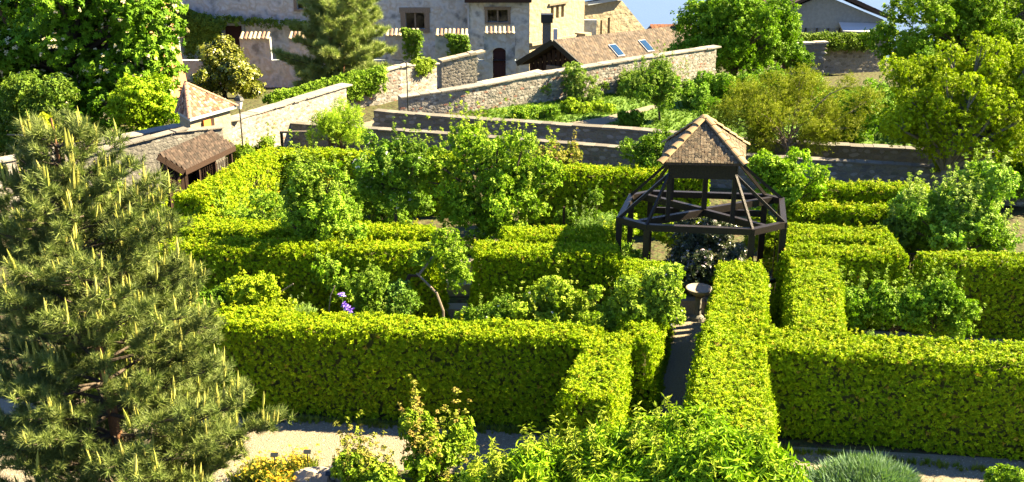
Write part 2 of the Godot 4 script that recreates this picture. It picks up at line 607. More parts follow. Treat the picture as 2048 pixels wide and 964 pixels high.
func tree(called: String, label: String, category: String, base: Vector3, c: Vector3, r: Vector3, o: Dictionary) -> Node3D:
	rng.seed = hash(label)
	var t := thing(called, label, category, base, o.get("group", ""))
	var lobes := crown_lobes(c, r, o.get("lobes", 14), o.get("part", 0.38))
	if o.has("extra"):
		for e: Array in o.extra:
			lobes.append(e)
	var st := begin()
	var tr: float = o.get("trunk", 0.09)
	var stems: int = o.get("stems", 1)
	for k in stems:
		var off := Vector3.ZERO if stems == 1 else Vector3(cos(TAU * k / stems), 0, sin(TAU * k / stems)) * tr * 2.0
		var fork: Vector3 = base.lerp(c, o.get("fork", 0.55)) + off * (2.5 if stems > 1 else 1.0)
		var mine := []
		for i in lobes.size():
			if i % stems == k:
				mine.append(lobes[i])
		limbs(st, base + off, fork, tr, mine)
	put(t, "trunk", done(st), o.get("bark", M.bark))
	var s := Spray.new()
	lobed(s, lobes, o.get("count", 2500), o.get("size", 0.16), o.get("c1", Color(0.07, 0.14, 0.01)), o.get("c2", Color(0.13, 0.22, 0.02)), o.get("up", 0.35), o.get("inner", 0.25), o.get("droop", 0.0))
	if o.has("shoots"):
		for k in int(o.shoots):
			var l: Array = lobes[rng.randi() % lobes.size()]
			var d := (rv() + Vector3(0, 1.1, 0)).normalized()
			var p: Vector3 = l[0] + d * float(l[1]) * 0.9
			var len := rng.randf_range(0.25, 0.6) * float(o.get("shoot_len", 1.0))
			var lean := (Vector3.UP * 1.6 + d * 0.7 + rv() * 0.3).normalized()
			for j in 4:
				s.add(Transform3D(frame((lean + rv() * 0.5).normalized(), float(o.get("size", 0.16)) * rng.randf_range(0.6, 0.95)), p + lean * len * j / 3.0), tint(o.get("c2", Color(0.13, 0.22, 0.02)), o.get("c3", o.get("c2", Color(0.13, 0.22, 0.02))), 0.15))
	spray(t, "crown", o.get("mesh", S.ovate), o.get("mat", M.leaf), s)
	if o.has("bloom"):
		var f := Spray.new()
		for k in int(o.bloom):
			var l: Array = lobes[rng.randi() % lobes.size()]
			var d := (rv() + Vector3(0, 0.5, 0.35)).normalized()
			f.add(Transform3D(frame((d + Vector3(0, 0.5, 0)).normalized(), float(o.get("bloom_size", 0.1)) * rng.randf_range(0.7, 1.2)), l[0] + d * float(l[1]) * rng.randf_range(0.95, 1.12)), tint(o.get("bloom_c", Color(0.7, 0.68, 0.6)), o.get("bloom_c2", o.get("bloom_c", Color(0.7, 0.68, 0.6))), 0.12))
		spray(t, "blossoms", o.get("bloom_mesh", S.flower), M.petal, f)
	return t


func bush(called: String, label: String, at: Vector3, r: Vector3, o: Dictionary) -> Node3D:
	# a shrub: several stems from the ground, clumps down to the soil
	o = o.duplicate()
	o.stems = o.get("stems", 3)
	o.trunk = o.get("trunk", 0.018)
	o.lobes = o.get("lobes", 9)
	o.fork = o.get("fork", 0.4)
	return tree(called, label, o.get("category", "shrub"), at, at + Vector3(0, r.y * o.get("lift", 0.95), 0), r, o)


func conifer(called: String, label: String, base: Vector3, top: Vector3, reach: float, o: Dictionary) -> void:
	rng.seed = hash(label)
	var t := thing(called, label, "tree", base)
	var st := begin()
	var br := begin()
	var axis := top - base
	var h := axis.length()
	var r0: float = o.get("trunk", 0.13)
	var pts := []
	var rad := []
	for k in 9:
		var q := k / 8.0
		pts.append(base.lerp(top, q) + Vector3(sin(q * 5.0) * 0.06, 0, cos(q * 4.0) * 0.05) * h * 0.12 - (Vector3(0, 0.1, 0) if k == 0 else Vector3.ZERO))
		rad.append(lerpf(r0, 0.012, pow(q, 0.8)))
	tube(st, pts, rad, 9)
	var needles := Spray.new()
	var candles := Spray.new()
	var levels: int = o.get("levels", 17)
	var size: float = o.get("size", 0.26)
	var c1: Color = o.c1
	var c2: Color = o.c2
	for lv in levels:
		var q: float = lerpf(o.get("low", 0.08), 0.97, (lv + rng.randf() * 0.5) / levels)
		var o0 := base.lerp(top, q)
		var shape: float = pow(1.0 - q, o.get("taper", 0.75)) * reach * (0.55 + 0.45 * smoothstep(0.0, 0.25, q))
		var n: int = o.get("per_level", 6)
		for k in n:
			var a := TAU * (k + rng.randf_range(-0.3, 0.3)) / n + lv * 1.1
			var len := maxf(0.25, shape * rng.randf_range(0.5, 1.2))
			var out := Vector3(cos(a), 0, sin(a))
			var rise: float = lerpf(o.get("rise", 0.05), 0.9, q * q)
			var mid := o0 + out * len * 0.5 + Vector3(0, len * rise * 0.35, 0) + rv() * len * 0.05
			var end := o0 + out * len + Vector3(0, len * (rise * 0.9 + 0.12), 0)
			var br0 := lerpf(0.04, 0.012, q) * (r0 / 0.13)
			tube(br, [o0, mid, end], [br0, br0 * 0.6, br0 * 0.2], 5)
			var twigs := maxi(3, int(len * o.get("twigs", 6.0)))
			for w in twigs:
				var f := lerpf(o.get("bare", 0.3), 1.0, (w + rng.randf()) / twigs)
				var p := o0.lerp(mid, f * 2.0) if f < 0.5 else mid.lerp(end, f * 2.0 - 1.0)
				var side := (out.cross(Vector3.UP) * rng.randf_range(-1.0, 1.0) + out * 0.6 + Vector3(0, rng.randf_range(0.1, 0.6), 0)).normalized()
				var tl := (0.28 + 0.38 * (1.0 - f)) * minf(1.0, len * 0.6 + 0.25)
				var tip := p + side * tl
				tube(br, [p, p.lerp(tip, 0.5) - Vector3(0, 0.02, 0), tip], [0.010, 0.008, 0.005], 3)
				var m: int = o.get("tufts", 4)
				for j in m:
					var g := (j + 1.0) / m
					var d := (side * 0.8 + Vector3(0, 0.7, 0) + rv() * 0.6).normalized()
					needles.add(Transform3D(frame(d, size * rng.randf_range(0.75, 1.15)), p.lerp(tip, g) + rv() * 0.05), tint(c1, c2, 0.25))
				if o.get("candles", false) and rng.randf() < 0.36:
					for j in 1 + rng.randi() % 2:
						var d := (Vector3.UP * 1.0 + side * 0.12 + rv() * 0.14).normalized()
						candles.add(Transform3D(frame(d, rng.randf_range(0.12, 0.32)), tip + Vector3(rng.randf_range(-0.05, 0.05), 0.04, rng.randf_range(-0.05, 0.05))), tint(Color(0.25, 0.27, 0.045), Color(0.38, 0.36, 0.09), 0.2))
	put(t, "trunk", done(st), o.get("bark", M.pine_bark))
	put(t, "branches", done(br), M.bark)
	spray(t, "crown", S.tuft, M.needle, needles)
	if candles.n:
		spray(t, "new_shoots", S.candle, M.needle, candles)


# ------------------------------------------------------------------ masonry and roofs
func rubble_wall(label: String, line: Array, foot: Array, head: Array, thick: float, o: Dictionary) -> Node3D:
	# line: (x, z) points of the camera-side face; foot and head: heights at those points
	rng.seed = hash(label)
	var t := thing("stone_wall", label, "wall", Vector3(line[0].x, foot[0], line[0].y))
	var body := begin()
	var caps := Spray.new()
	var sets := [Spray.new(), Spray.new(), Spray.new()]
	var cols: Array = o.cols
	var cap_h: float = o.get("cap", 0.07)
	for i in line.size() - 1:
		var a := Vector3(line[i].x, 0, line[i].y)
		var b := Vector3(line[i + 1].x, 0, line[i + 1].y)
		var u := (b - a).normalized()
		var n := u.cross(Vector3.UP)
		var len := a.distance_to(b)
		var lo := [a + Vector3.UP * (foot[i] - 0.2), b + Vector3.UP * (foot[i + 1] - 0.2), b - n * thick + Vector3.UP * (foot[i + 1] - 0.2), a - n * thick + Vector3.UP * (foot[i] - 0.2)]
		var hi := [a + Vector3.UP * head[i], b + Vector3.UP * head[i + 1], b - n * thick + Vector3.UP * head[i + 1], a - n * thick + Vector3.UP * head[i]]
		prism(body, lo, hi)
		var size: float = o.get("size", 0.24)
		var hgt: float = maxf(head[i] - foot[i], head[i + 1] - foot[i + 1])
		var rows := int(hgt / (size * 0.62))
		for r in rows:
			var x := rng.randf() * size
			while x < len:
				var w := size * rng.randf_range(0.6, 1.5)
				var q := x / len
				var y := lerpf(foot[i], head[i], (r + 0.5 + rng.randf_range(-0.15, 0.15)) / rows) if true else 0.0
				y = lerpf(lerpf(foot[i], foot[i + 1], q), lerpf(head[i], head[i + 1], q), (r + 0.5 + rng.randf_range(-0.2, 0.2)) / rows)
				if rng.randf() < o.get("fill", 0.9):
					var c: Color = cols[rng.randi() % cols.size()]
					var k := rng.randf_range(0.8, 1.2)
					var bs := Basis(u, n, u.cross(n)) * Basis(Vector3.UP, rng.randf_range(-0.25, 0.25)) * Basis.from_scale(Vector3(w * 1.0, size * rng.randf_range(0.08, 0.26), size * rng.randf_range(0.5, 0.72)))
					(sets[rng.randi() % 3] as Spray).add(Transform3D(bs, a + u * x + Vector3.UP * y), Color(c.r * k, c.g * k, c.b * k))
				x += w * 0.95
		if cap_h > 0.0:
			var x := 0.0
			while x < len:
				var w := rng.randf_range(0.3, 0.62)
				var q := minf(1.0, (x + w * 0.5) / len)
				var cc: Color = o.get("cap_c", Color(0.30, 0.27, 0.21))
				var k := rng.randf_range(0.8, 1.15)
				var tilt := atan2(head[i + 1] - head[i], len)
				caps.add(Transform3D(Basis(u, Vector3.UP, u.cross(Vector3.UP)) * Basis(Vector3(0, 0, 1), tilt + rng.randf_range(-0.03, 0.03)) * Basis.from_scale(Vector3(w * 0.97, cap_h * rng.randf_range(0.8, 1.4), thick * 1.0 + 0.1 + rng.randf_range(-0.03, 0.05))), a + u * (x + w * 0.5) - n * thick * 0.5 + Vector3.UP * (lerpf(head[i], head[i + 1], q) + cap_h * 0.35)), Color(cc.r * k, cc.g * k, cc.b * k))
				x += w
	put(t, "masonry", done(body), o.get("mat", M.masonry))
	for k in 3:
		if sets[k].n:
			spray(t, "stones", S.stones[k], M.stone, sets[k], true)
	if caps.n:
		spray(t, "coping_stones", S.flat_tile, M.stone, caps, true)
	return t


func tile_field(parent: Node3D, called: String, a: Vector3, b: Vector3, c: Vector3, d: Vector3, tw: float, th: float, cols: Array, lift := 0.02) -> void:
	# tiles laid in courses on the quad a b (eave, left to right) c d (ridge, right to left)
	var s := Spray.new()
	var n := (b - a).cross(d - a).normalized()
	var rows := maxi(1, int(((d - a).length() + (c - b).length()) * 0.5 / th))
	for r in rows:
		var v := (r + 0.5) / rows
		var p := a.lerp(d, v)
		var q := b.lerp(c, v)
		var len := p.distance_to(q)
		var cnt := maxi(1, int(len / tw))
		var u := (b - a).normalized()
		var up := n.cross(u)
		for k in cnt:
			var f := clampf((k + (0.5 if r % 2 == 0 else 0.95)) / cnt, 0.0, 1.0)
			var col: Color = cols[rng.randi() % cols.size()]
			var g := rng.randf_range(0.75, 1.25)
			var bs := Basis(u, n, -up).rotated(u, rng.randf_range(0.05, 0.10)).rotated(n, rng.randf_range(-0.06, 0.06))
			s.add(Transform3D(bs * Basis.from_scale(Vector3(tw * 0.93, 0.022 * tw / 0.15 + 0.008, th * 1.25)), p.lerp(q, f) + n * (lift + rng.randf() * 0.012)), Color(col.r * g, col.g * g, col.b * g))
	spray(parent, called, S.flat_tile, M.tile, s, true)


func window_in(parent: Node3D, o: Vector3, u: Vector3, x0: float, y0: float, x1: float, y1: float, lights: int, deep := 0.28, frame_mat: Material = null, surround := 0.0) -> void:
	# glazing set into an opening of a wall whose lower left front corner is o
	var n := u.cross(Vector3.UP).normalized()
	var w := x1 - x0
	var h := y1 - y0
	var c := o + u * (x0 + w * 0.5) + Vector3.UP * (y0 + h * 0.5)
	var b := Basis(u, Vector3.UP, n)
	var win := put(parent, "window", box_mesh(Vector3(w - 0.01, h - 0.01, 0.03)), M.glass, Transform3D(b, c - n * deep))
	var fm: Material = frame_mat if frame_mat else M.trim
	for k in range(1, lights):
		put(win, "mullion", box_mesh(Vector3(0.11, h - 0.012, 0.12)), fm, Transform3D(b, c - n * (deep - 0.14) + u * (w * k / lights - w * 0.5)))
	if surround > 0.0:
		put(win, "lintel", box_mesh(Vector3(w + surround * 2.4, surround, 0.10)), M.trim, Transform3D(b, c + Vector3.UP * (h * 0.5 + surround * 0.5) + n * 0.02))
		put(win, "sill", box_mesh(Vector3(w + surround * 2.0, surround * 0.7, 0.16)), M.trim, Transform3D(b, c - Vector3.UP * (h * 0.5 + surround * 0.35) + n * 0.05))
		for sd: float in [-1.0, 1.0]:
			put(win, "jamb", box_mesh(Vector3(surround, h - 0.004, 0.08)), M.trim, Transform3D(b, c + u * sd * (w * 0.5 + surround * 0.5) + n * 0.015))


func room(parent: Node3D, o: Vector3, u: Vector3, w: float, h: float, deep: float, mat: Material) -> void:
	# the room behind a front wall: side walls, back wall, floor and ceiling
	var n := u.cross(Vector3.UP).normalized()
	var st := begin()
	var f := [o, o + u * w, o + u * w + Vector3.UP * h, o + Vector3.UP * h]
	for k in 4:
		quad(st, f[k], f[(k + 1) % 4], f[(k + 1) % 4] - n * deep, f[k] - n * deep)
	quad(st, f[0] - n * deep, f[1] - n * deep, f[2] - n * deep, f[3] - n * deep)
	put(parent, "room", done(st), mat)


func _ready() -> void:
	camera_and_light()
	make_materials()
	make_sprigs()
	ground()
	garden_walls()
	castle()
	village()
	maze()
	pavilion()
	garden_buildings()
	garden_furniture()
	big_trees()
	garden_trees()
	foreground()


func camera_and_light() -> void:
	rng.seed = 7
	bump_noise.seed = 4
	bump_noise.frequency = 1.0
	bump_noise.fractal_octaves = 2
	var cam := Camera3D.new()
	cam.name = "camera"
	add_child(cam)
	cam.position = Vector3(0, 10, 0)
	cam.rotation_degrees = Vector3(-19.4, 0, 0)
	cam.fov = 25.86
	cam.near = 0.1
	cam.far = 6000.0
	cam.current = true
	var env := Environment.new()
	var sky := Sky.new()
	var sm := ProceduralSkyMaterial.new()
	sm.sky_top_color = Color(0.31, 0.45, 0.69)
	sm.sky_horizon_color = Color(0.72, 0.79, 0.86)
	sm.sky_curve = 0.16
	sm.ground_bottom_color = Color(0.20, 0.22, 0.16)
	sm.ground_horizon_color = Color(0.45, 0.52, 0.56)
	sm.sun_angle_max = 8.0
	sky.sky_material = sm
	env.background_mode = Environment.BG_SKY
	env.sky = sky
	env.background_energy_multiplier = 0.32
	env.tonemap_mode = Environment.TONE_MAPPER_LINEAR
	env.tonemap_exposure = 9.2
	env.sdfgi_enabled = true
	env.ssao_enabled = true
	env.ssil_enabled = true
	var we := WorldEnvironment.new()
	we.name = "environment"
	we.environment = env
	add_child(we)
	var sun := DirectionalLight3D.new()
	sun.name = "sun"
	add_child(sun)
	sun.look_at_from_position(Vector3(7.5, 6.3, -1.8), Vector3.ZERO)
	sun.light_energy = 1.6
	sun.light_color = Color(1.0, 0.915, 0.75)
	sun.light_angular_distance = 0.5
	sun.shadow_enabled = true


func sheet(pts: Array, y: float) -> ArrayMesh:
	var st := begin()
	for i in range(1, pts.size() - 1):
		tri(st, Vector3(pts[0].x, y, pts[0].y), Vector3(pts[i].x, y, pts[i].y), Vector3(pts[i + 1].x, y, pts[i + 1].y))
	return done(st)


func ground() -> void:
	var st := SurfaceTool.new()
	st.begin(Mesh.PRIMITIVE_TRIANGLES)
	var step := 1.5
	for i in range(-40, 44):
		for j in range(-4, 78):
			var x := i * step
			var z := -j * step
			var p := func(a: float, b: float) -> Vector3: return Vector3(a, ground_y(a, b), b)
			quad(st, p.call(x, z), p.call(x + step, z), p.call(x + step, z - step), p.call(x, z - step))
	st.generate_normals()
	structure("ground", st.commit(), M.soil)
	var pm := PlaneMesh.new()
	pm.size = Vector2(9000, 5000)
	structure("lake", pm, M.lake, Transform3D(Basis.IDENTITY, Vector3(0, -9.5, -2590)))
	structure("gravel_path", sheet([Vector2(-14, -14.0), Vector2(-14, -19.4), Vector2(-6, -18.2), Vector2(2, -17.3), Vector2(4, -17.1), Vector2(14, -16.0), Vector2(14, -11.0), Vector2(3, -11.0), Vector2(0, -14.0)], 0.012), M.gravel)
	structure("maze_path", sheet([Vector2(1.9, -17.1), Vector2(2.6, -19.0), Vector2(3.4, -22.2), Vector2(4.8, -22.2), Vector2(3.6, -17.0)], 0.016), M.gravel)
	structure("pavilion_floor", sheet([Vector2(2.2, -22.2), Vector2(2.5, -25.9), Vector2(6.9, -25.6), Vector2(6.4, -22.0)], 0.008), M.gravel)
	structure("side_path", sheet([Vector2(4.6, -21.0), Vector2(5.4, -22.3), Vector2(12.5, -21.8), Vector2(12.5, -19.0), Vector2(8.0, -19.0), Vector2(6.8, -19.2)], 0.02), M.gravel)
	structure("cross_path", sheet([Vector2(-9.0, -21.8), Vector2(-9.0, -22.7), Vector2(2.4, -22.25), Vector2(2.4, -21.4)], 0.02), M.gravel)
	var peb := Spray.new()
	rng.seed = 78
	for k in 26000:
		var x := rng.randf_range(-9.0, 11.0)
		var z := -17.9 + 0.11 * (x + 4.0) + rng.randf_range(0.0, 3.0)
		var c := tint(Color(0.14, 0.115, 0.078), Color(0.30, 0.26, 0.19), 0.2) if rng.randf() > 0.06 else tint(Color(0.10, 0.10, 0.03), Color(0.13, 0.09, 0.05), 0.3)
		peb.add(Transform3D(frame((Vector3.UP + rv() * 0.3).normalized(), 1.0) * Basis.from_scale(Vector3(1, 0.5, 0.8) * rng.randf_range(0.012, 0.04)), Vector3(x, 0.014, z)), c)
	var pb := spray(self, "pebbles", S.stones[0], M.stone, peb, true)
	pb.set_meta("label", "loose pale pebbles strewn over the front gravel path")
	pb.set_meta("category", "gravel")
	var weeds := Spray.new()
	for k in 900:
		var x := rng.randf_range(-8.5, 11.0)
		var z := (-17.58 + 0.1 * x if x < 1.0 else -17.85 + 0.195 * x) + absf(rng.randfn(0.0, 0.09))
		if x > 0.6 and x < 4.4:
			continue
		weeds.add(Transform3D(frame((Vector3.UP + rv() * 0.4).normalized(), rng.randf_range(0.05, 0.16)), Vector3(x, 0.01, z)), tint(Color(0.09, 0.15, 0.01), Color(0.18, 0.22, 0.03), 0.25))
	var wd := spray(self, "weeds", S.grass, M.leaf, weeds, true)
	wd.set_meta("label", "ragged weeds along the foot of the near hedges")
	wd.set_meta("category", "weeds")
	# orchard lawn and its path behind the upper wall
	var lawn := Spray.new()
	rng.seed = 77
	var walk := PackedVector2Array([Vector2(1.9, -40.2), Vector2(2.2, -41.1), Vector2(3.7, -42.1), Vector2(5.9, -44.4), Vector2(6.7, -44.6), Vector2(4.4, -41.8), Vector2(3.2, -40.2)])
	for k in 17000:
		var x := rng.randf_range(-2.0, 22.0)
		var z := rng.randf_range(-37.5, -50.0)
		if z > -40.3 + 0.24 * x or z < -43.6 - 0.62 * (x + 1.5) or Geometry2D.is_point_in_polygon(Vector2(x, z), walk):
			continue
		lawn.add(Transform3D(frame((Vector3.UP + rv() * 0.3).normalized(), rng.randf_range(0.08, 0.16)), Vector3(x, ground_y(x, z), z)), tint(Color(0.05, 0.115, 0.008), Color(0.11, 0.175, 0.016), 0.2))
	var g := spray(self, "grass", S.grass, M.leaf, lawn, true)
	g.set_meta("label", "sunny orchard grass behind the upper dark wall")
	g.set_meta("category", "grass")
	st = SurfaceTool.new()
	st.begin(Mesh.PRIMITIVE_TRIANGLES)
	for i in 24:
		for j in 20:
			var x := -1.0 + i
			var z0 := -38.6 - j * 0.8 + 0.26 * maxf(x, 0.0)
			var lift := func(a: float, b: float) -> Vector3: return Vector3(a, ground_y(a, b) + 0.02, b)
			quad(st, lift.call(x, z0 + 0.0), lift.call(x + 1.0, z0 + 0.26), lift.call(x + 1.0, z0 - 0.54), lift.call(x, z0 - 0.8))
	st.generate_normals()
	structure("lawn", st.commit(), M.lawn)
	var y := 0.53
	structure("orchard_path", sheet([Vector2(1.9, -40.2), Vector2(2.2, -41.1), Vector2(3.7, -42.1), Vector2(5.9, -44.4), Vector2(6.7, -44.6), Vector2(4.4, -41.8), Vector2(3.2, -40.2)], y), M.gravel)
	structure("lane", sheet([Vector2(-12.5, -35.2), Vector2(-8.2, -40.6), Vector2(-4.6, -45.5), Vector2(-3.9, -44.8), Vector2(-5.0, -41.9), Vector2(-9.4, -37.3)], 0.03), M.gravel)


func garden_walls() -> void:
	var pale := [Color(0.27, 0.255, 0.222), Color(0.21, 0.188, 0.158), Color(0.30, 0.287, 0.255), Color(0.15, 0.13, 0.107), Color(0.20, 0.11, 0.08), Color(0.12, 0.117, 0.104), Color(0.27, 0.245, 0.205)]
	var dark := [Color(0.10, 0.10, 0.095), Color(0.135, 0.135, 0.127), Color(0.17, 0.17, 0.16), Color(0.115, 0.105, 0.085), Color(0.095, 0.10, 0.078)]
	var mid := [Color(0.158, 0.145, 0.119), Color(0.198, 0.178, 0.145), Color(0.125, 0.112, 0.092), Color(0.224, 0.205, 0.172)]
	rubble_wall("dark mossy lower wall with a pale coping running behind the far maze hedges", [Vector2(-11.0, -38.9), Vector2(-7.46, -38.0), Vector2(-2.2, -36.5), Vector2(4.0, -34.45), Vector2(13.1, -32.3), Vector2(22.0, -30.5)], [0, 0, 0, 0, 0, 0], [1.15, 1.15, 1.15, 1.15, 1.12, 1.1], 0.28, {cols = dark, mat = M.dark_masonry, size = 0.26, cap_c = Color(0.115, 0.107, 0.088), cap = 0.04})
	rubble_wall("dark upper wall holding the orchard lawn above the lane", [Vector2(-5.5, -41.1), Vector2(-2.66, -40.05), Vector2(1.23, -38.85), Vector2(4.36, -37.95), Vector2(8.4, -36.15), Vector2(14.1, -34.95), Vector2(22.0, -33.2)], [0, 0, 0, 0, 0, 0, 0], [0.96, 0.96, 0.96, 0.96, 0.96, 0.96, 0.96], 0.34, {cols = dark, mat = M.dark_masonry, size = 0.3, cap_c = Color(0.115, 0.107, 0.088), cap = 0.07})
	rubble_wall("tall sunlit orchard wall of pale rubble with reddish stones", [Vector2(-4.55, -42.3), Vector2(-1.95, -43.2), Vector2(1.2, -45.0), Vector2(6.1, -48.0), Vector2(9.9, -51.0)], [0.2, 0.35, 0.4, 0.3, 0.2], [1.28, 1.48, 1.72, 1.95, 1.95], 0.45, {cols = pale, size = 0.2, cap_c = Color(0.20, 0.185, 0.155), fill = 0.7, cap = 0.05})
	rubble_wall("sunlit pale wall along the lane leading to the tiled kiosk", [Vector2(-16.5, -28.4), Vector2(-13.2, -32.1), Vector2(-11.2, -34.4), Vector2(-9.7, -35.6), Vector2(-8.4, -37.9), Vector2(-6.5, -40.8)], [0, 0, 0, 0, 0, 0], [1.9, 1.9, 1.9, 1.85, 1.9, 2.05], 0.45, {cols = pale, size = 0.2, cap_c = Color(0.20, 0.185, 0.155), fill = 0.7, cap = 0.04})
	rubble_wall("weathered grey wall standing right behind the wooden shed", [Vector2(-12.7, -30.1), Vector2(-10.5, -32.0), Vector2(-9.35, -33.2)], [0, 0, 0], [2.05, 2.33, 2.18], 0.3, {cols = [Color(0.10, 0.096, 0.083), Color(0.14, 0.132, 0.115), Color(0.17, 0.16, 0.14)], mat = M.grey_masonry, size = 0.17, fill = 0.5, cap = 0.03, cap_c = Color(0.158, 0.145, 0.119)})
	rubble_wall("buff wall topped by bright ivy beside the castle conifer", [Vector2(-9.9, -44.4), Vector2(-7.2, -46.3), Vector2(-5.1, -48.0), Vector2(-3.6, -50.0)], [-0.3, -0.3, -0.3, -0.3], [0.75, 1.15, 1.55, 1.35], 0.4, {cols = pale, size = 0.24, fill = 0.85, cap = 0.05})
	rubble_wall("lighter wall block with slanted top beyond the lamp", [Vector2(-3.5, -51.9), Vector2(-1.75, -52.6)], [-0.8, -0.8], [1.1, 1.4], 0.5, {cols = mid, size = 0.24, cap = 0.10, cap_c = Color(0.277, 0.238, 0.178)})
	rubble_wall("low ruined wall below the arched castle door", [Vector2(-1.7, -52.9), Vector2(0.2, -54.0), Vector2(1.3, -54.6)], [-1.2, -1.2, -1.2], [-0.25, -0.1, 0.05], 0.5, {cols = pale, size = 0.24, cap = 0.08})
	rubble_wall("dark stone pier with a sunlit edge below the grey house", [Vector2(19.0, -70.0), Vector2(20.9, -70.4)], [-4.2, -4.2], [-0.85, -0.8], 0.5, {cols = dark, mat = M.dark_masonry, size = 0.4, cap = 0.1})
	rubble_wall("tan garden wall topped by ivy below the grey house", [Vector2(19.3, -74.0), Vector2(27.0, -76.0)], [-4.3, -4.3], [-1.0, -1.3], 0.5, {cols = mid, size = 0.4, cap = 0.1})
	# ivy hanging over the buff wall
	var ivy := func(label: String, a: Vector3, b: Vector3, rr: float, hang: float, n: int, c1: Color, c2: Color, size := 0.2) -> void:
		rng.seed = hash(label)
		var t := thing("ivy", label, "ivy", a)
		var s := Spray.new()
		for k in n:
			var q := rng.randf()
			var p := a.lerp(b, q)
			var d := rv()
			d.y = absf(d.y)
			p += d * rr * (0.7 + 0.4 * bump_noise.get_noise_1d(q * 14.0))
			if rng.randf() < 0.55:
				var deep := hang * (0.55 + 0.55 * bump_noise.get_noise_1d(q * 30.0 + 9.0))
				p = a.lerp(b, q) + Vector3(0.12, -rng.randf() * deep, 0.22) + rv() * 0.12
			s.add(Transform3D(frame((Vector3(0.3, 0.5, 0.6) + rv() * 0.7).normalized(), size * rng.randf_range(0.7, 1.2)), p), tint(c1, c2, 0.2))
		spray(t, "foliage", S.round, M.leaf, s)
	ivy.call("bright green ivy draped over the buff wall beside the conifer", Vector3(-10.4, 0.7, -44.3), Vector3(-5.9, 1.4, -47.4), 0.34, 1.1, 2400, Color(0.09, 0.17, 0.01), Color(0.16, 0.25, 0.015))
	ivy.call("short cap of yellow green ivy on the wall by the lamp", Vector3(-4.5, 1.45, -49.0), Vector3(-3.9, 1.4, -49.8), 0.22, 0.5, 350, Color(0.12, 0.18, 0.01), Color(0.18, 0.25, 0.015))
	ivy.call("dense ivy band on the tan wall under the grey house", Vector3(19.2, -1.05, -73.8), Vector3(25.5, -1.3, -75.4), 0.4, 1.0, 1400, Color(0.08, 0.14, 0.01), Color(0.14, 0.20, 0.015), 0.3)
	ivy.call("dark climber over the castle doorway", Vector3(-23.4, 0.0, -75.4), Vector3(-21.0, -0.6, -75.4), 0.8, 3.4, 2400, Color(0.07, 0.12, 0.015), Color(0.13, 0.19, 0.02), 0.34)
	ivy.call("thin climber trained along the castle wall above the merlons", Vector3(-20.8, 0.15, -75.6), Vector3(-13.5, -0.4, -75.6), 0.14, 0.6, 230, Color(0.07, 0.12, 0.015), Color(0.13, 0.19, 0.02), 0.3)
	ivy.call("green vine hanging on the merlon below the double window", Vector3(-7.2, 0.1, -69.4), Vector3(-6.1, -0.1, -69.3), 0.14, 2.9, 500, Color(0.07, 0.14, 0.01), Color(0.13, 0.21, 0.015), 0.26)
	ivy.call("green vine hanging on the merlon beside the drainpipe", Vector3(-4.3, -0.3, -69.4), Vector3(-3.0, -0.4, -69.3), 0.14, 2.6, 500, Color(0.07, 0.14, 0.01), Color(0.13, 0.21, 0.015), 0.26)


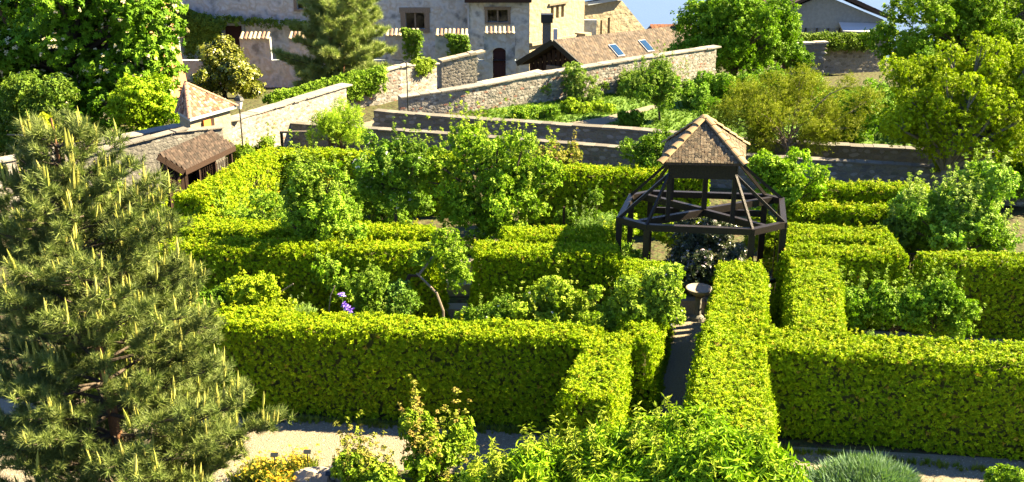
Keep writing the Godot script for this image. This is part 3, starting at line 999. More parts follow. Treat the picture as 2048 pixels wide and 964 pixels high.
func castle() -> void:
	rng.seed = 101
	var right := Vector3(1, 0, 0)
	var t := thing("castle", "large old castle front of weathered grey stucco in shade", "castle", Vector3(-14, -4, -76))
	var o := Vector3(-32, -5.0, -76)
	var W := 28.9
	var holes := [[24.4, 4.35, 25.75, 5.5], [16.7, 5.75, 17.15, 6.7], [11.35, 2.0, 12.7, 4.6]]
	put(t, "wall", wall_mesh(o, right, W, 11.0, 0.6, holes), M.stucco)
	window_in(t, o, right, 24.4, 4.35, 25.75, 5.5, 2, 0.3, null, 0.36)
	window_in(t, o, right, 16.7, 5.75, 17.15, 6.7, 1, 0.3, null, 0.22)
	var dr := put(t, "door", box_mesh(Vector3(1.33, 2.58, 0.08)), M.door, Transform3D(Basis.IDENTITY, o + Vector3(12.02, 3.3, -0.4)))
	put(dr, "lintel", box_mesh(Vector3(1.9, 0.34, 0.3)), M.grey_paint, Transform3D(Basis.IDENTITY, o + Vector3(12.02, 4.78, 0.1)))
	for s: float in [-0.75, 0.75]:
		put(dr, "jamb", box_mesh(Vector3(0.16, 2.6, 0.3)), M.grey_paint, Transform3D(Basis.IDENTITY, o + Vector3(12.02 + s, 3.3, 0.08)))
	room(t, o + Vector3(0.1, 0.02, -0.61), right, W - 0.2, 10.9, 6.0, M.cream)
	put(t, "downpipe", box_mesh(Vector3(0.09, 8.0, 0.09)), M.iron, Transform3D(Basis.IDENTITY, o + Vector3(7.9, 6.0, 0.08)))

	t = thing("castle_wing", "castle wing with a two light window under a dark eave", "building", Vector3(-1, -4, -74))
	o = Vector3(-3.1, -5.0, -74)
	put(t, "wall", wall_mesh(o, right, 4.3, 6.5, 0.6, [[1.4, 5.1, 2.8, 5.95]]), M.stucco)
	window_in(t, o, right, 1.4, 5.1, 2.8, 5.95, 2, 0.3, null, 0.2)
	room(t, o + Vector3(0.1, 0.02, -0.61), right, 4.1, 6.4, 4.5, M.cream)
	put(t, "eave", box_mesh(Vector3(4.6, 0.22, 1.3)), M.old_wood, Transform3D(Basis.IDENTITY, o + Vector3(2.15, 6.62, 0.1)))
	var st := begin()
	prism(st, [o + Vector3(-0.1, 6.74, 0.7), o + Vector3(4.5, 6.74, 0.7), o + Vector3(4.5, 6.74, -5), o + Vector3(-0.1, 6.74, -5)], [o + Vector3(-0.1, 6.9, 0.6), o + Vector3(4.5, 6.9, 0.6), o + Vector3(4.5, 10, -5), o + Vector3(-0.1, 10, -5)])
	put(t, "roof", done(st), M.roof_deck)
	put(t, "downpipe", box_mesh(Vector3(0.1, 6.5, 0.1)), M.zinc, Transform3D(Basis.IDENTITY, o + Vector3(0.06, 3.3, 0.06)))

	# sunlit building round the corner, its face turned to the right
	t = thing("stone_house", "sunlit buff stone building with three slit windows and a string course", "building", Vector3(3.2, -4, -76.5))
	var a := Vector3(1.22, -5.0, -74.02)
	var u := (Vector3(5.25, -5.0, -79.0) - a).normalized()
	var len := 6.6
	var hl := []
	for k in 3:
		hl.append([2.45 + k * 0.62, 5.05, 2.8 + k * 0.62, 6.0])
	put(t, "wall", wall_mesh(a, u, len, 8.0, 0.5, hl), M.cream)
	for k: Array in hl:
		window_in(t, a, u, k[0], k[1], k[2], k[3], 1, 0.25)
	var n := u.cross(Vector3.UP)
	var b := Basis(u, Vector3.UP, n)
	room(t, a + u * 0.5 + Vector3(0, 0.02, 0) - n * 0.51, u, 5.6, 7.8, 2.5, M.cream)
	put(t, "string_course", box_mesh(Vector3(5.4, 0.2, 0.26)), M.cream, Transform3D(b, a + u * 2.75 + Vector3(0, 3.55, 0) + n * 0.1))
	put(t, "window_surround", box_mesh(Vector3(2.2, 0.14, 0.16)), M.trim, Transform3D(b, a + u * 3.25 + Vector3(0, 6.08, 0) + n * 0.06))
	put(t, "buttress", box_mesh(Vector3(0.8, 4.3, 0.9)), M.cream, Transform3D(b, a + u * 5.9 + Vector3(0, 1.6, 0) + n * 0.45))

	t = thing("ruined_gable", "sunlit buff gable wall with two narrow slits sloping down to the lake", "building", Vector3(8, -5, -84))
	a = Vector3(5.6, -6.0, -81.6)
	u = (Vector3(10.9, -6.0, -85.4) - a).normalized()
	n = u.cross(Vector3.UP)
	b = Basis(u, Vector3.UP, n)
	put(t, "wall", wall_mesh(a, u, 3.7, 6.45, 0.6, [[1.55, 3.9, 1.75, 5.1], [2.3, 3.95, 2.55, 5.25]]), M.cream)
	st = begin()
	var w0 := a + u * 3.7
	prism(st, [w0, w0 + u * 2.6, w0 + u * 2.6 - n * 0.6, w0 - n * 0.6], [w0 + Vector3(0, 6.45, 0), w0 + u * 2.6 + Vector3(0, 4.0, 0), w0 + u * 2.6 - n * 0.6 + Vector3(0, 4.0, 0), w0 - n * 0.6 + Vector3(0, 6.45, 0)])
	put(t, "sloping_wall", done(st), M.cream)
	for k: Array in [[1.55, 3.9, 1.75, 5.1], [2.3, 3.95, 2.55, 5.25]]:
		window_in(t, a, u, k[0], k[1], k[2], k[3], 1, 0.25)
	put(t, "gutter", box_mesh(Vector3(3.9, 0.24, 0.5)), M.zinc, Transform3D(b * Basis(Vector3(0, 0, 1), 0.06), a + u * 1.9 + Vector3(0, 6.62, 0) + n * 0.15))
	put(t, "roof", box_mesh(Vector3(3.7, 0.2, 2.4)), M.old_wood, Transform3D(b, a + u * 1.4 + Vector3(0, 7.0, 0) - n * 0.6))
	put(t, "link_wall", box_mesh(Vector3(1.6, 6.0, 0.4)), M.stucco, Transform3D(Basis.IDENTITY, Vector3(5.6, -3.6, -80.6)))

	# crenellated wall with tiled merlons
	t = thing("rampart", "crenellated grey castle wall with clay tiled merlons and an arched door", "wall", Vector3(-11, -4.5, -70))
	put(t, "wall", wall_mesh(Vector3(-26, -6.0, -70), right, 26.25, 4.1, 0.45, [[24.72, 1.4, 25.58, 4.1]]), M.stucco)
	var merlons := [[-24.5, -22.15, -0.4], [-18.05, -16.05, -0.4], [-14.8, -12.65, -0.4], [-11.2, -9.6, -0.4], [-8.4, -6.15, -0.2], [-5.1, -2.9, -0.2], [-1.85, 0.2, -0.05]]
	for k in merlons.size():
		var m: Array = merlons[k]
		var w: float = m[1] - m[0]
		var h: float = m[2] + 1.9
		var mo := Vector3(m[0], -1.9, -70)
		var door := k == 6
		var me: Node3D = put(t, "merlon", wall_mesh(mo, right, w, h, 0.45, [[0.57, 0.0, 1.43, 0.85]] if door else []), M.stucco)
		var cnt := int(w / 0.26)
		for i in cnt:
			var c: Color = [Color(0.25, 0.185, 0.10), Color(0.18, 0.115, 0.065), Color(0.28, 0.225, 0.135), Color(0.14, 0.075, 0.045)][rng.randi() % 4]
			var tm := StandardMaterial3D.new() if not M.has("tile%d" % (i % 4)) else M["tile%d" % (i % 4)] as StandardMaterial3D
			if not M.has("tile%d" % (i % 4)):
				tm.albedo_color = c.linear_to_srgb()
				tm.roughness = 0.85
				M["tile%d" % (i % 4)] = tm
			put(me, "tile", S.curved_tile, tm, Transform3D(Basis(Vector3(1, 0, 0), 0.42) * Basis.from_scale(Vector3(0.22, 0.2, 0.85)), Vector3(m[0] + (i + 0.5) * w / cnt, m[2] + 0.12 + rng.randf() * 0.03, -70.12)))
	# arched door leaf and its stone arch
	st = begin()
	var cx := -0.85
	var pts := [Vector3(cx - 0.43, -4.55, -70.25), Vector3(cx + 0.43, -4.55, -70.25)]
	for k in 7:
		var ang := PI * 0.12 + (PI * 0.76) * k / 6.0
		pts.append(Vector3(cx + cos(ang) * 0.46, -1.42 + sin(ang) * 0.34, -70.25))
	for k in range(1, pts.size() - 1):
		tri(st, pts[0], pts[k + 1], pts[k])
	var dl := put(t, "door", done(st), M.door)
	for k in 4:
		put(dl, "plank", box_mesh(Vector3(0.19, 3.1, 0.04)), M.door, Transform3D(Basis.IDENTITY, Vector3(cx - 0.315 + k * 0.21, -2.95, -70.22)))


func village() -> void:
	rng.seed = 202
	var brown := [Color(0.072, 0.054, 0.038), Color(0.055, 0.042, 0.031), Color(0.088, 0.066, 0.046), Color(0.068, 0.055, 0.043), Color(0.046, 0.036, 0.027)]
	var red := [Color(0.15, 0.06, 0.03), Color(0.11, 0.047, 0.026), Color(0.17, 0.08, 0.042)]
	# barn with a long brown roof and a dark gable
	var t := thing("barn", "barn with a long brown tiled roof, two skylights and a dark timber gable", "barn", Vector3(6, -4, -64))
	var A := Vector3(2.43, 0.62, -62.0)
	var R := Vector3(11.75, 0.45, -70.0)
	var ridge := (R - A).normalized()
	var across := Vector3(-ridge.z, 0, ridge.x).normalized()
	var E := A + Vector3(2.05, -1.62, 1.4)
	var F := A + Vector3(-2.1, -1.5, -1.2)
	var E2 := E + (R - A)
	var F2 := F + (R - A)
	var st := begin()
	var dn := Vector3(0, -0.16, 0)
	quad(st, E, E2, R, A)
	quad(st, F2, F, A, R)
	quad(st, E2 + dn, E + dn, A + dn, R + dn)
	quad(st, F + dn, F2 + dn, R + dn, A + dn)
	quad(st, E + dn, E2 + dn, E2, E)
	quad(st, F, A, A + dn, F + dn)
	quad(st, A, E, E + dn, A + dn)
	var roof := put(t, "roof", done(st), M.roof_deck)
	tile_field(roof, "roof_tiles", E, E2, R, A, 0.2, 0.19, brown, 0.03)
	var i0 := ridge * 0.7
	put(roof, "verge_board", bar_mesh(A - ridge * 0.05 + Vector3(0, -0.05, 0), E - ridge * 0.05 + Vector3(0, -0.05, 0), 0.1, 0.3), M.iron)
	put(roof, "verge_board", bar_mesh(A - ridge * 0.05 + Vector3(0, -0.05, 0), F - ridge * 0.05 + Vector3(0, -0.05, 0), 0.1, 0.3), M.iron)
	st = begin()
	var ga := A + i0 + Vector3(0, -0.3, 0)
	var ge := E + i0 + Vector3(-0.25, -0.1, -0.2)
	var gf := F + i0 + Vector3(0.25, -0.1, 0.2)
	var low := Vector3(0, -3.2, 0)
	prism(st, [gf + low, ge + low, ge + low + ridge * 7.5, gf + low + ridge * 7.5], [gf, ge, ge + ridge * 7.5, gf + ridge * 7.5])
	put(t, "wall", done(st), M.old_wood)
	var planks := 14
	for k in planks:
		var q := (k + 0.5) / planks
		var p := gf.lerp(ge, q) - ridge * 0.08
		var top := lerpf(gf.y, ga.y, q * 2.0) if q < 0.5 else lerpf(ga.y, ge.y, q * 2.0 - 1.0)
		var h := top - (p.y - 2.6)
		put(t, "plank", box_mesh(Vector3(0.24, h, 0.06)), M.old_wood, Transform3D(Basis(Vector3.UP, atan2(-(ge - gf).z, (ge - gf).x)), Vector3(p.x, top - h * 0.5 - 0.02, p.z)))
	put(t, "beam", bar_mesh(gf.lerp(ge, 0.32) - ridge * 0.25 + Vector3(0, 0.0, 0), gf.lerp(ge, 0.9) - ridge * 0.25 + Vector3(0, 0.0, 0), 0.2, 0.26), M.trim)
	var rn := (E2 - E).cross(A - E).normalized()
	var rb := Basis(ridge, rn, ridge.cross(rn))
	for q: Array in [[0.30, 0.52], [0.52, 0.50]]:
		var c := A.lerp(R, q[0]).lerp(E.lerp(E2, q[0]), q[1])
		var sk := put(t, "skylight", box_mesh(Vector3(0.62, 0.12, 1.05)), M.zinc, Transform3D(rb, c + rn * 0.06))
		put(sk, "glass", box_mesh(Vector3(0.5, 0.03, 0.92)), M.sky_glass, Transform3D(rb, c + rn * 0.135))
	var ch := put(t, "chimney", box_mesh(Vector3(0.5, 2.1, 0.5)), M.dark_masonry, Transform3D(Basis.IDENTITY, Vector3(2.1, 0.35, -64.2)))
	put(ch, "cap", box_mesh(Vector3(0.7, 0.5, 0.7)), M.iron, Transform3D(Basis.IDENTITY, Vector3(2.1, 1.65, -64.2)))
	put(ch, "flue", box_mesh(Vector3(0.24, 1.7, 0.24)), M.white, Transform3D(Basis.IDENTITY, Vector3(2.62, 0.2, -64.0)))
	put(t, "vent", box_mesh(Vector3(0.4, 0.8, 0.4)), M.iron, Transform3D(Basis.IDENTITY, R + Vector3(-0.8, 0.1, 1.2)))

	# grey gabled house on the right
	t = thing("grey_house", "grey rendered house gable under a brown roof beyond the trees", "house", Vector3(27.5, -9, -95))
	st = begin()
	var z := -95.0
	var pl := [Vector3(22.9, -9, z), Vector3(33.2, -9, z), Vector3(33.2, -2.5, z), Vector3(27.7, -0.35, z), Vector3(22.9, -2.3, z)]
	for k in range(1, 4):
		tri(st, pl[0], pl[k + 1], pl[k])
	for k in 5:
		var p: Vector3 = pl[k]
		var q: Vector3 = pl[(k + 1) % 5]
		quad(st, q, p, p + Vector3(0, 0, -9), q + Vector3(0, 0, -9))
	put(t, "wall", done(st), M.house)
	st = begin()
	var ap := Vector3(27.7, 0.1, z + 0.9)
	for s: Array in [[Vector3(22.0, -2.45, z + 0.9), 1], [Vector3(34.4, -2.75, z + 0.9), -1]]:
		var e: Vector3 = s[0]
		var bk := Vector3(0, 0, -10.5)
		var up := Vector3(0, 0.28, 0)
		quad(st, e + up, ap + up, ap + up + bk, e + up + bk)
		quad(st, ap, e, e + bk, ap + bk)
		quad(st, e, ap, ap + up, e + up)
	var rf := put(t, "roof", done(st), M.roof_deck)
	put(rf, "ridge", bar_mesh(ap + Vector3(0, 0.3, 0), ap + Vector3(0, 0.3, -10.5), 0.3, 0.12), M.roof_deck)
	tile_field(rf, "roof_tiles", Vector3(34.4, -2.45, z + 0.9), Vector3(34.4, -2.45, z - 9.6), ap + Vector3(0, 0.3, -10.5), ap + Vector3(0, 0.3, 0), 0.35, 0.35, brown)
	put(t, "chimney", box_mesh(Vector3(1.0, 2.6, 0.9)), M.trim, Transform3D(Basis.IDENTITY, Vector3(24.0, -1.3, -94.2)))
	var wi := put(t, "window", box_mesh(Vector3(4.6, 0.75, 0.1)), M.glass, Transform3D(Basis.IDENTITY, Vector3(28.3, -3.6, z + 0.05)))
	for k in 5:
		put(wi, "mullion", box_mesh(Vector3(0.1, 0.75, 0.14)), M.iron, Transform3D(Basis.IDENTITY, Vector3(26.3 + k, -3.6, z + 0.08)))
	st = begin()
	prism(st, [Vector3(29.2, -3.35, z + 1.5), Vector3(32.6, -3.45, z + 1.5), Vector3(32.6, -2.9, z + 0.06), Vector3(29.2, -2.8, z + 0.06)], [Vector3(29.2, -3.27, z + 1.5), Vector3(32.6, -3.37, z + 1.5), Vector3(32.6, -2.8, z + 0.06), Vector3(29.2, -2.7, z + 0.06)])
	put(t, "awning", done(st), M.white)

	t = thing("red_roofed_house", "house with a red tiled roof behind the walnut tree", "house", Vector3(20, -9, -100))
	st = begin()
	prism(st, [Vector3(19, -9, -97), Vector3(23.4, -9, -97), Vector3(23.4, -9, -105), Vector3(19, -9, -105)], [Vector3(19, -3.0, -97), Vector3(23.4, -3.0, -97), Vector3(23.4, -3.0, -105), Vector3(19, -3.0, -105)])
	put(t, "wall", done(st), M.brick)
	st = begin()
	quad(st, Vector3(18.6, -3.1, -96.4), Vector3(23.8, -3.1, -96.4), Vector3(23.8, -1.2, -101), Vector3(18.6, -1.2, -101))
	quad(st, Vector3(23.8, -3.1, -105.6), Vector3(18.6, -3.1, -105.6), Vector3(18.6, -1.2, -101), Vector3(23.8, -1.2, -101))
	rf = put(t, "roof", done(st), M.roof_deck)
	tile_field(rf, "roof_tiles", Vector3(18.6, -3.1, -96.4), Vector3(23.8, -3.1, -96.4), Vector3(23.8, -1.2, -101), Vector3(18.6, -1.2, -101), 0.4, 0.4, red, 0.03)

	t = thing("boathouse", "small dark red roof by the lake beyond the barn ridge", "house", Vector3(13, -9, -92))
	st = begin()
	prism(st, [Vector3(11.6, -9, -90), Vector3(15.0, -9, -90), Vector3(15.0, -9, -94), Vector3(11.6, -9, -94)], [Vector3(11.6, -3.9, -90), Vector3(15.0, -3.9, -90), Vector3(15.0, -3.9, -94), Vector3(11.6, -3.9, -94)])
	put(t, "wall", done(st), M.house)
	st = begin()
	quad(st, Vector3(11.3, -4.0, -89.6), Vector3(15.3, -4.0, -89.6), Vector3(15.0, -2.55, -92), Vector3(12.0, -2.55, -92))
	quad(st, Vector3(15.3, -4.0, -94.4), Vector3(11.3, -4.0, -94.4), Vector3(12.0, -2.55, -92), Vector3(15.0, -2.55, -92))
	quad(st, Vector3(11.3, -4.0, -94.4), Vector3(11.3, -4.0, -89.6), Vector3(12.0, -2.55, -92), Vector3(12.0, -2.55, -92))
	rf = put(t, "roof", done(st), M.roof_deck)
	tile_field(rf, "roof_tiles", Vector3(11.3, -4.0, -89.6), Vector3(15.3, -4.0, -89.6), Vector3(15.0, -2.55, -92), Vector3(12.0, -2.55, -92), 0.3, 0.3, red, 0.03)

	# orange house corner above the chestnut
	t = thing("orange_house", "orange rendered house end with a grey tiled verge above the chestnut", "house", Vector3(-23, -4, -62))
	st = begin()
	prism(st, [Vector3(-27.5, -5, -60), Vector3(-20.3, -5, -60), Vector3(-20.3, -5, -66), Vector3(-27.5, -5, -66)], [Vector3(-27.5, 6.0, -60), Vector3(-21.5, 6.0, -60), Vector3(-21.5, 6.0, -66), Vector3(-27.5, 6.0, -66)])
	put(t, "wall", done(st), M.brick)
	put(t, "verge", bar_mesh(Vector3(-19.3, 1.2, -59.6), Vector3(-20.75, 5.6, -59.6), 0.5, 0.5), M.masonry)
	put(t, "barge_board", bar_mesh(Vector3(-19.75, 1.2, -59.5), Vector3(-21.2, 5.6, -59.5), 0.4, 0.35), M.old_wood)


func maze() -> void:
	rng.seed = 303
	var q := func(a: float, b: float, c: float, d: float, e: float, f: float, g: float, h: float) -> Array: return [Vector2(a, b), Vector2(c, d), Vector2(e, f), Vector2(g, h)]
	hedge("long near hedge with a short spur at its end beside the maze entrance", [q.call(-8.6, -18.7, 1.34, -17.72, 1.75, -18.35, -8.7, -19.8), q.call(0.85, -15.66, 1.63, -15.48, 2.32, -18.07, 1.42, -18.15)])
	hedge("long hedge along the sunken path leading up to the pavilion", [q.call(2.62, -13.9, 3.95, -13.9, 4.85, -18.4, 3.67, -18.4), q.call(3.69, -18.3, 4.85, -18.3, 5.58, -21.9, 4.6, -21.85)])
	hedge("tall near hedge with a broad dark face above the lavender", [q.call(4.6, -17.45, 11.5, -16.1, 11.7, -17.3, 4.7, -18.3)])
	hedge("short hedge arm running back from the lavender side hedge", [q.call(5.32, -18.2, 6.3, -18.05, 7.28, -22.1, 6.22, -22.0)])
	hedge("hedge on the far side of the sunken path ending beside a pavilion post", [q.call(2.0, -17.75, 2.58, -17.6, 3.55, -21.85, 2.48, -22.0)])
	hedge("straight middle hedge behind the iris bed", [q.call(-8.2, -22.75, -1.64, -22.5, -1.7, -23.3, -8.4, -23.6)])
	hedge("middle hedge running from the stone steps to the pavilion", [q.call(-0.84, -22.45, 2.38, -22.26, 2.46, -23.05, -0.87, -23.25)])
	hedge("second row hedge under the thin blossoming tree", [q.call(-8.6, -24.1, -1.84, -23.75, -1.9, -24.55, -8.8, -25.1)])
	hedge("second row hedge between the big leafy tree and the pavilion", [q.call(-0.2, -23.6, 2.19, -23.4, 2.26, -24.2, -0.2, -24.4)])
	hedge("double hedge with a squared end beside the pavilion and the dark gate", [q.call(6.14, -22.4, 8.6, -22.26, 8.7, -22.95, 6.32, -23.05), q.call(6.38, -23.45, 9.0, -23.45, 9.14, -24.39, 6.65, -24.47), q.call(8.55, -22.3, 8.98, -22.3, 9.1, -24.35, 8.55, -24.35)])
	hedge("dark faced hedge behind the espaliered trees", [q.call(9.25, -22.0, 14.0, -21.4, 14.1, -22.1, 9.25, -22.55)])
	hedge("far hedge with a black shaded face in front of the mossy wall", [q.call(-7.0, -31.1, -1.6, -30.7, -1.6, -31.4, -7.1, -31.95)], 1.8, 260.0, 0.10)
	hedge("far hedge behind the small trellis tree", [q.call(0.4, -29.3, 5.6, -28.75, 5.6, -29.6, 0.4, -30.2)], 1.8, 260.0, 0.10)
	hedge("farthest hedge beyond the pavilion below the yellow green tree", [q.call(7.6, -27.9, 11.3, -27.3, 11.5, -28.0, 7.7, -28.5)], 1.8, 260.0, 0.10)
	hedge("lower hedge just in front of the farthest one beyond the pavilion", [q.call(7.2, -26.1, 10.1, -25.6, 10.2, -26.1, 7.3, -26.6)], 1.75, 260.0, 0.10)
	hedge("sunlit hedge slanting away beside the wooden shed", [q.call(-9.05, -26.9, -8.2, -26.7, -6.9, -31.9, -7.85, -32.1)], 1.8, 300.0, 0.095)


func pavilion() -> void:
	rng.seed = 404
	var t := thing("garden_pavilion", "open dark timber garden pavilion with a small tiled pyramid roof", "pavilion", Vector3(4.56, 0, -23.96))
	var H := 2.35
	var ring := [Vector2(2.50, -23.23), Vector2(3.07, -22.68), Vector2(5.41, -22.37), Vector2(6.24, -22.86), Vector2(6.64, -24.73), Vector2(6.31, -25.06), Vector2(3.50, -25.37), Vector2(2.98, -25.06)]
	for k in 8:
		var p: Vector2 = ring[k]
		var e: Vector2 = ring[(k + 1) % 8]
		put(t, "post", box_mesh(Vector3(0.14, H - 0.07, 0.14)), M.timber, Transform3D(Basis(Vector3.UP, -0.13), Vector3(p.x, (H - 0.07) * 0.5, p.y)))
		var a := Vector3(p.x, H - 0.002 * k, p.y)
		var b := Vector3(e.x, H - 0.002 * k, e.y)
		var d := (b - a).normalized()
		put(t, "ring_beam", bar_mesh(a - d * 0.05, b + d * 0.05, 0.13, 0.15), M.timber)
	# diagonal cross beams
	var c := Vector3(4.57, H - 0.04, -23.9)
	for k in 4:
		var p: Vector2 = [(ring[0] + ring[1]) * 0.5, (ring[2] + ring[3]) * 0.5, (ring[4] + ring[5]) * 0.5, (ring[6] + ring[7]) * 0.5][k]
		put(t, "cross_beam", bar_mesh(Vector3(p.x, H - 0.03, p.y), c + Vector3(0, 0.01 * k, 0), 0.11, 0.17), M.timber)
	# low rails between some posts
	put(t, "rail", bar_mesh(Vector3(2.5, 1.0, -23.23), Vector3(3.07, 1.0, -22.68), 0.06, 0.09), M.timber)
	put(t, "rail", bar_mesh(Vector3(5.41, 1.0, -22.37), Vector3(6.24, 1.0, -22.86), 0.06, 0.09), M.timber)
	put(t, "rail", bar_mesh(Vector3(3.5, 1.9, -25.37), Vector3(6.31, 1.9, -25.06), 0.06, 0.16), M.timber)
	# lantern box on four posts
	var cor := [Vector2(3.62, -23.24), Vector2(5.10, -23.10), Vector2(5.40, -24.44), Vector2(3.90, -24.60)]
	var y0 := 3.36
	var y1 := 3.76
	for k in 4:
		var p: Vector2 = cor[k]
		var e: Vector2 = cor[(k + 1) % 4]
		put(t, "lantern_post", box_mesh(Vector3(0.10, y0 - H + 0.05, 0.10)), M.timber, Transform3D(Basis(Vector3.UP, -0.1), Vector3(p.x, (H + y0 + 0.0) * 0.5, p.y)))
		put(t, "fascia_board", bar_mesh(Vector3(p.x, (y0 + y1) * 0.5, p.y), Vector3(e.x, (y0 + y1) * 0.5, e.y), 0.08, y1 - y0), M.timber)
	put(t, "king_post", box_mesh(Vector3(0.11, 1.3, 0.11)), M.timber, Transform3D(Basis.IDENTITY, Vector3(4.58, 2.98, -23.9)))
	# braces fan out from the box to the ring
	var fans := [[0, 0], [0, 1], [1, 2], [1, 3], [2, 4], [2, 5], [3, 6], [3, 7]]
	for f: Array in fans:
		var a: Vector2 = cor[f[0]]
		var b: Vector2 = ring[f[1]]
		put(t, "brace", bar_mesh(Vector3(a.x, y0 + 0.1, a.y), Vector3(b.x, H + 0.05, b.y), 0.055, 0.07), M.timber)
	# roof
	var ev := [Vector3(3.38, 3.80, -22.98), Vector3(5.22, 3.80, -22.84), Vector3(5.62, 3.80, -24.62), Vector3(3.74, 3.80, -24.80)]
	var apex := Vector3(4.46, 4.62, -23.85)
	var st := begin()
	for k in 4:
		tri(st, ev[k], apex, ev[(k + 1) % 4])
		tri(st, ev[k] + Vector3(0, -0.06, 0), ev[(k + 1) % 4] + Vector3(0, -0.06, 0), apex + Vector3(0, -0.06, 0))
		quad(st, ev[k] + Vector3(0, -0.06, 0), ev[(k + 1) % 4] + Vector3(0, -0.06, 0), ev[(k + 1) % 4], ev[k])
	var roof := put(t, "roof", done(st), M.roof_deck)
	var cols := [Color(0.105, 0.083, 0.05), Color(0.075, 0.057, 0.036), Color(0.13, 0.10, 0.062), Color(0.085, 0.06, 0.035), Color(0.055, 0.045, 0.03), Color(0.15, 0.118, 0.075)]
	for k in 4:
		tile_field(roof, "roof_tiles", ev[k], ev[(k + 1) % 4], apex + (ev[(k + 1) % 4] - apex) * 0.03, apex + (ev[k] - apex) * 0.03, 0.07, 0.058, cols, 0.010)
	var hm := plain("pale hip tile", Color(0.22, 0.15, 0.072), 0.8)
	var hm2 := plain("worn hip tile", Color(0.18, 0.118, 0.056), 0.8)
	for k in 4:
		var e: Vector3 = ev[k]
		var d := (apex - e)
		var u := d.normalized()
		var x := u.cross(Vector3.UP).normalized()
		var up := x.cross(u)
		for i in 6:
			var p := e + d * ((i + 0.35) / 6.0) + up * (0.015 + 0.004 * i)
			put(roof, "hip_tile", S.curved_tile, hm if (i + k) % 3 else hm2, Transform3D(Basis(x, up, -u).rotated(x, -0.06) * Basis.from_scale(Vector3(0.21, 0.16, 0.30)), p))
	st = begin()
	lathe(st, apex + Vector3(0, -0.03, 0), [Vector2(0.13, 0), Vector2(0.12, 0.06), Vector2(0.06, 0.1), Vector2(0.0, 0.11)], 10)
	put(roof, "ridge_cap", done(st), hm)

	# planting inside the pavilion
	bush("purple_shrub", "purple leaved shrub with pale blossoms filling the pavilion", Vector3(4.4, 0, -24.05), Vector3(1.2, 1.02, 0.7), {count = 3200, size = 0.14, c1 = Color(0.022, 0.035, 0.022), c2 = Color(0.065, 0.07, 0.05), mesh = S.ovate, mat = M.glossy_leaf, bloom = 300, bloom_size = 0.08, bloom_c = Color(0.5, 0.40, 0.46), bloom_c2 = Color(0.6, 0.56, 0.58), lobes = 16})
	t = thing("stone_basin", "shallow round stone basin on a dark foot before the pavilion", "basin", Vector3(4.38, 0, -22.8))
	st = begin()
	lathe(st, Vector3(4.38, 0, -22.8), [Vector2(0.11, 0.62), Vector2(0.16, 0.66), Vector2(0.28, 0.75), Vector2(0.31, 0.81), Vector2(0.28, 0.82), Vector2(0.22, 0.78), Vector2(0.0, 0.75)], 24)
	put(t, "bowl", done(st), M.basin)
	st = begin()
	lathe(st, Vector3(4.38, 0, -22.8), [Vector2(0.16, 0.0), Vector2(0.15, 0.08), Vector2(0.08, 0.14), Vector2(0.08, 0.56), Vector2(0.14, 0.62)], 16)
	put(t, "foot", done(st), M.dark_masonry)
	t = thing("stone_kerb", "pale stone kerb edging the bed under the pavilion", "kerb", Vector3(4.3, 0, -23.2))
	for k in 4:
		put(t, "slab", box_mesh(Vector3(0.66, 0.34, 0.3)), M.basin, Transform3D(Basis(Vector3.UP, -0.13), Vector3(3.6 + k * 0.68, 0.17, -23.36 + k * 0.09)))


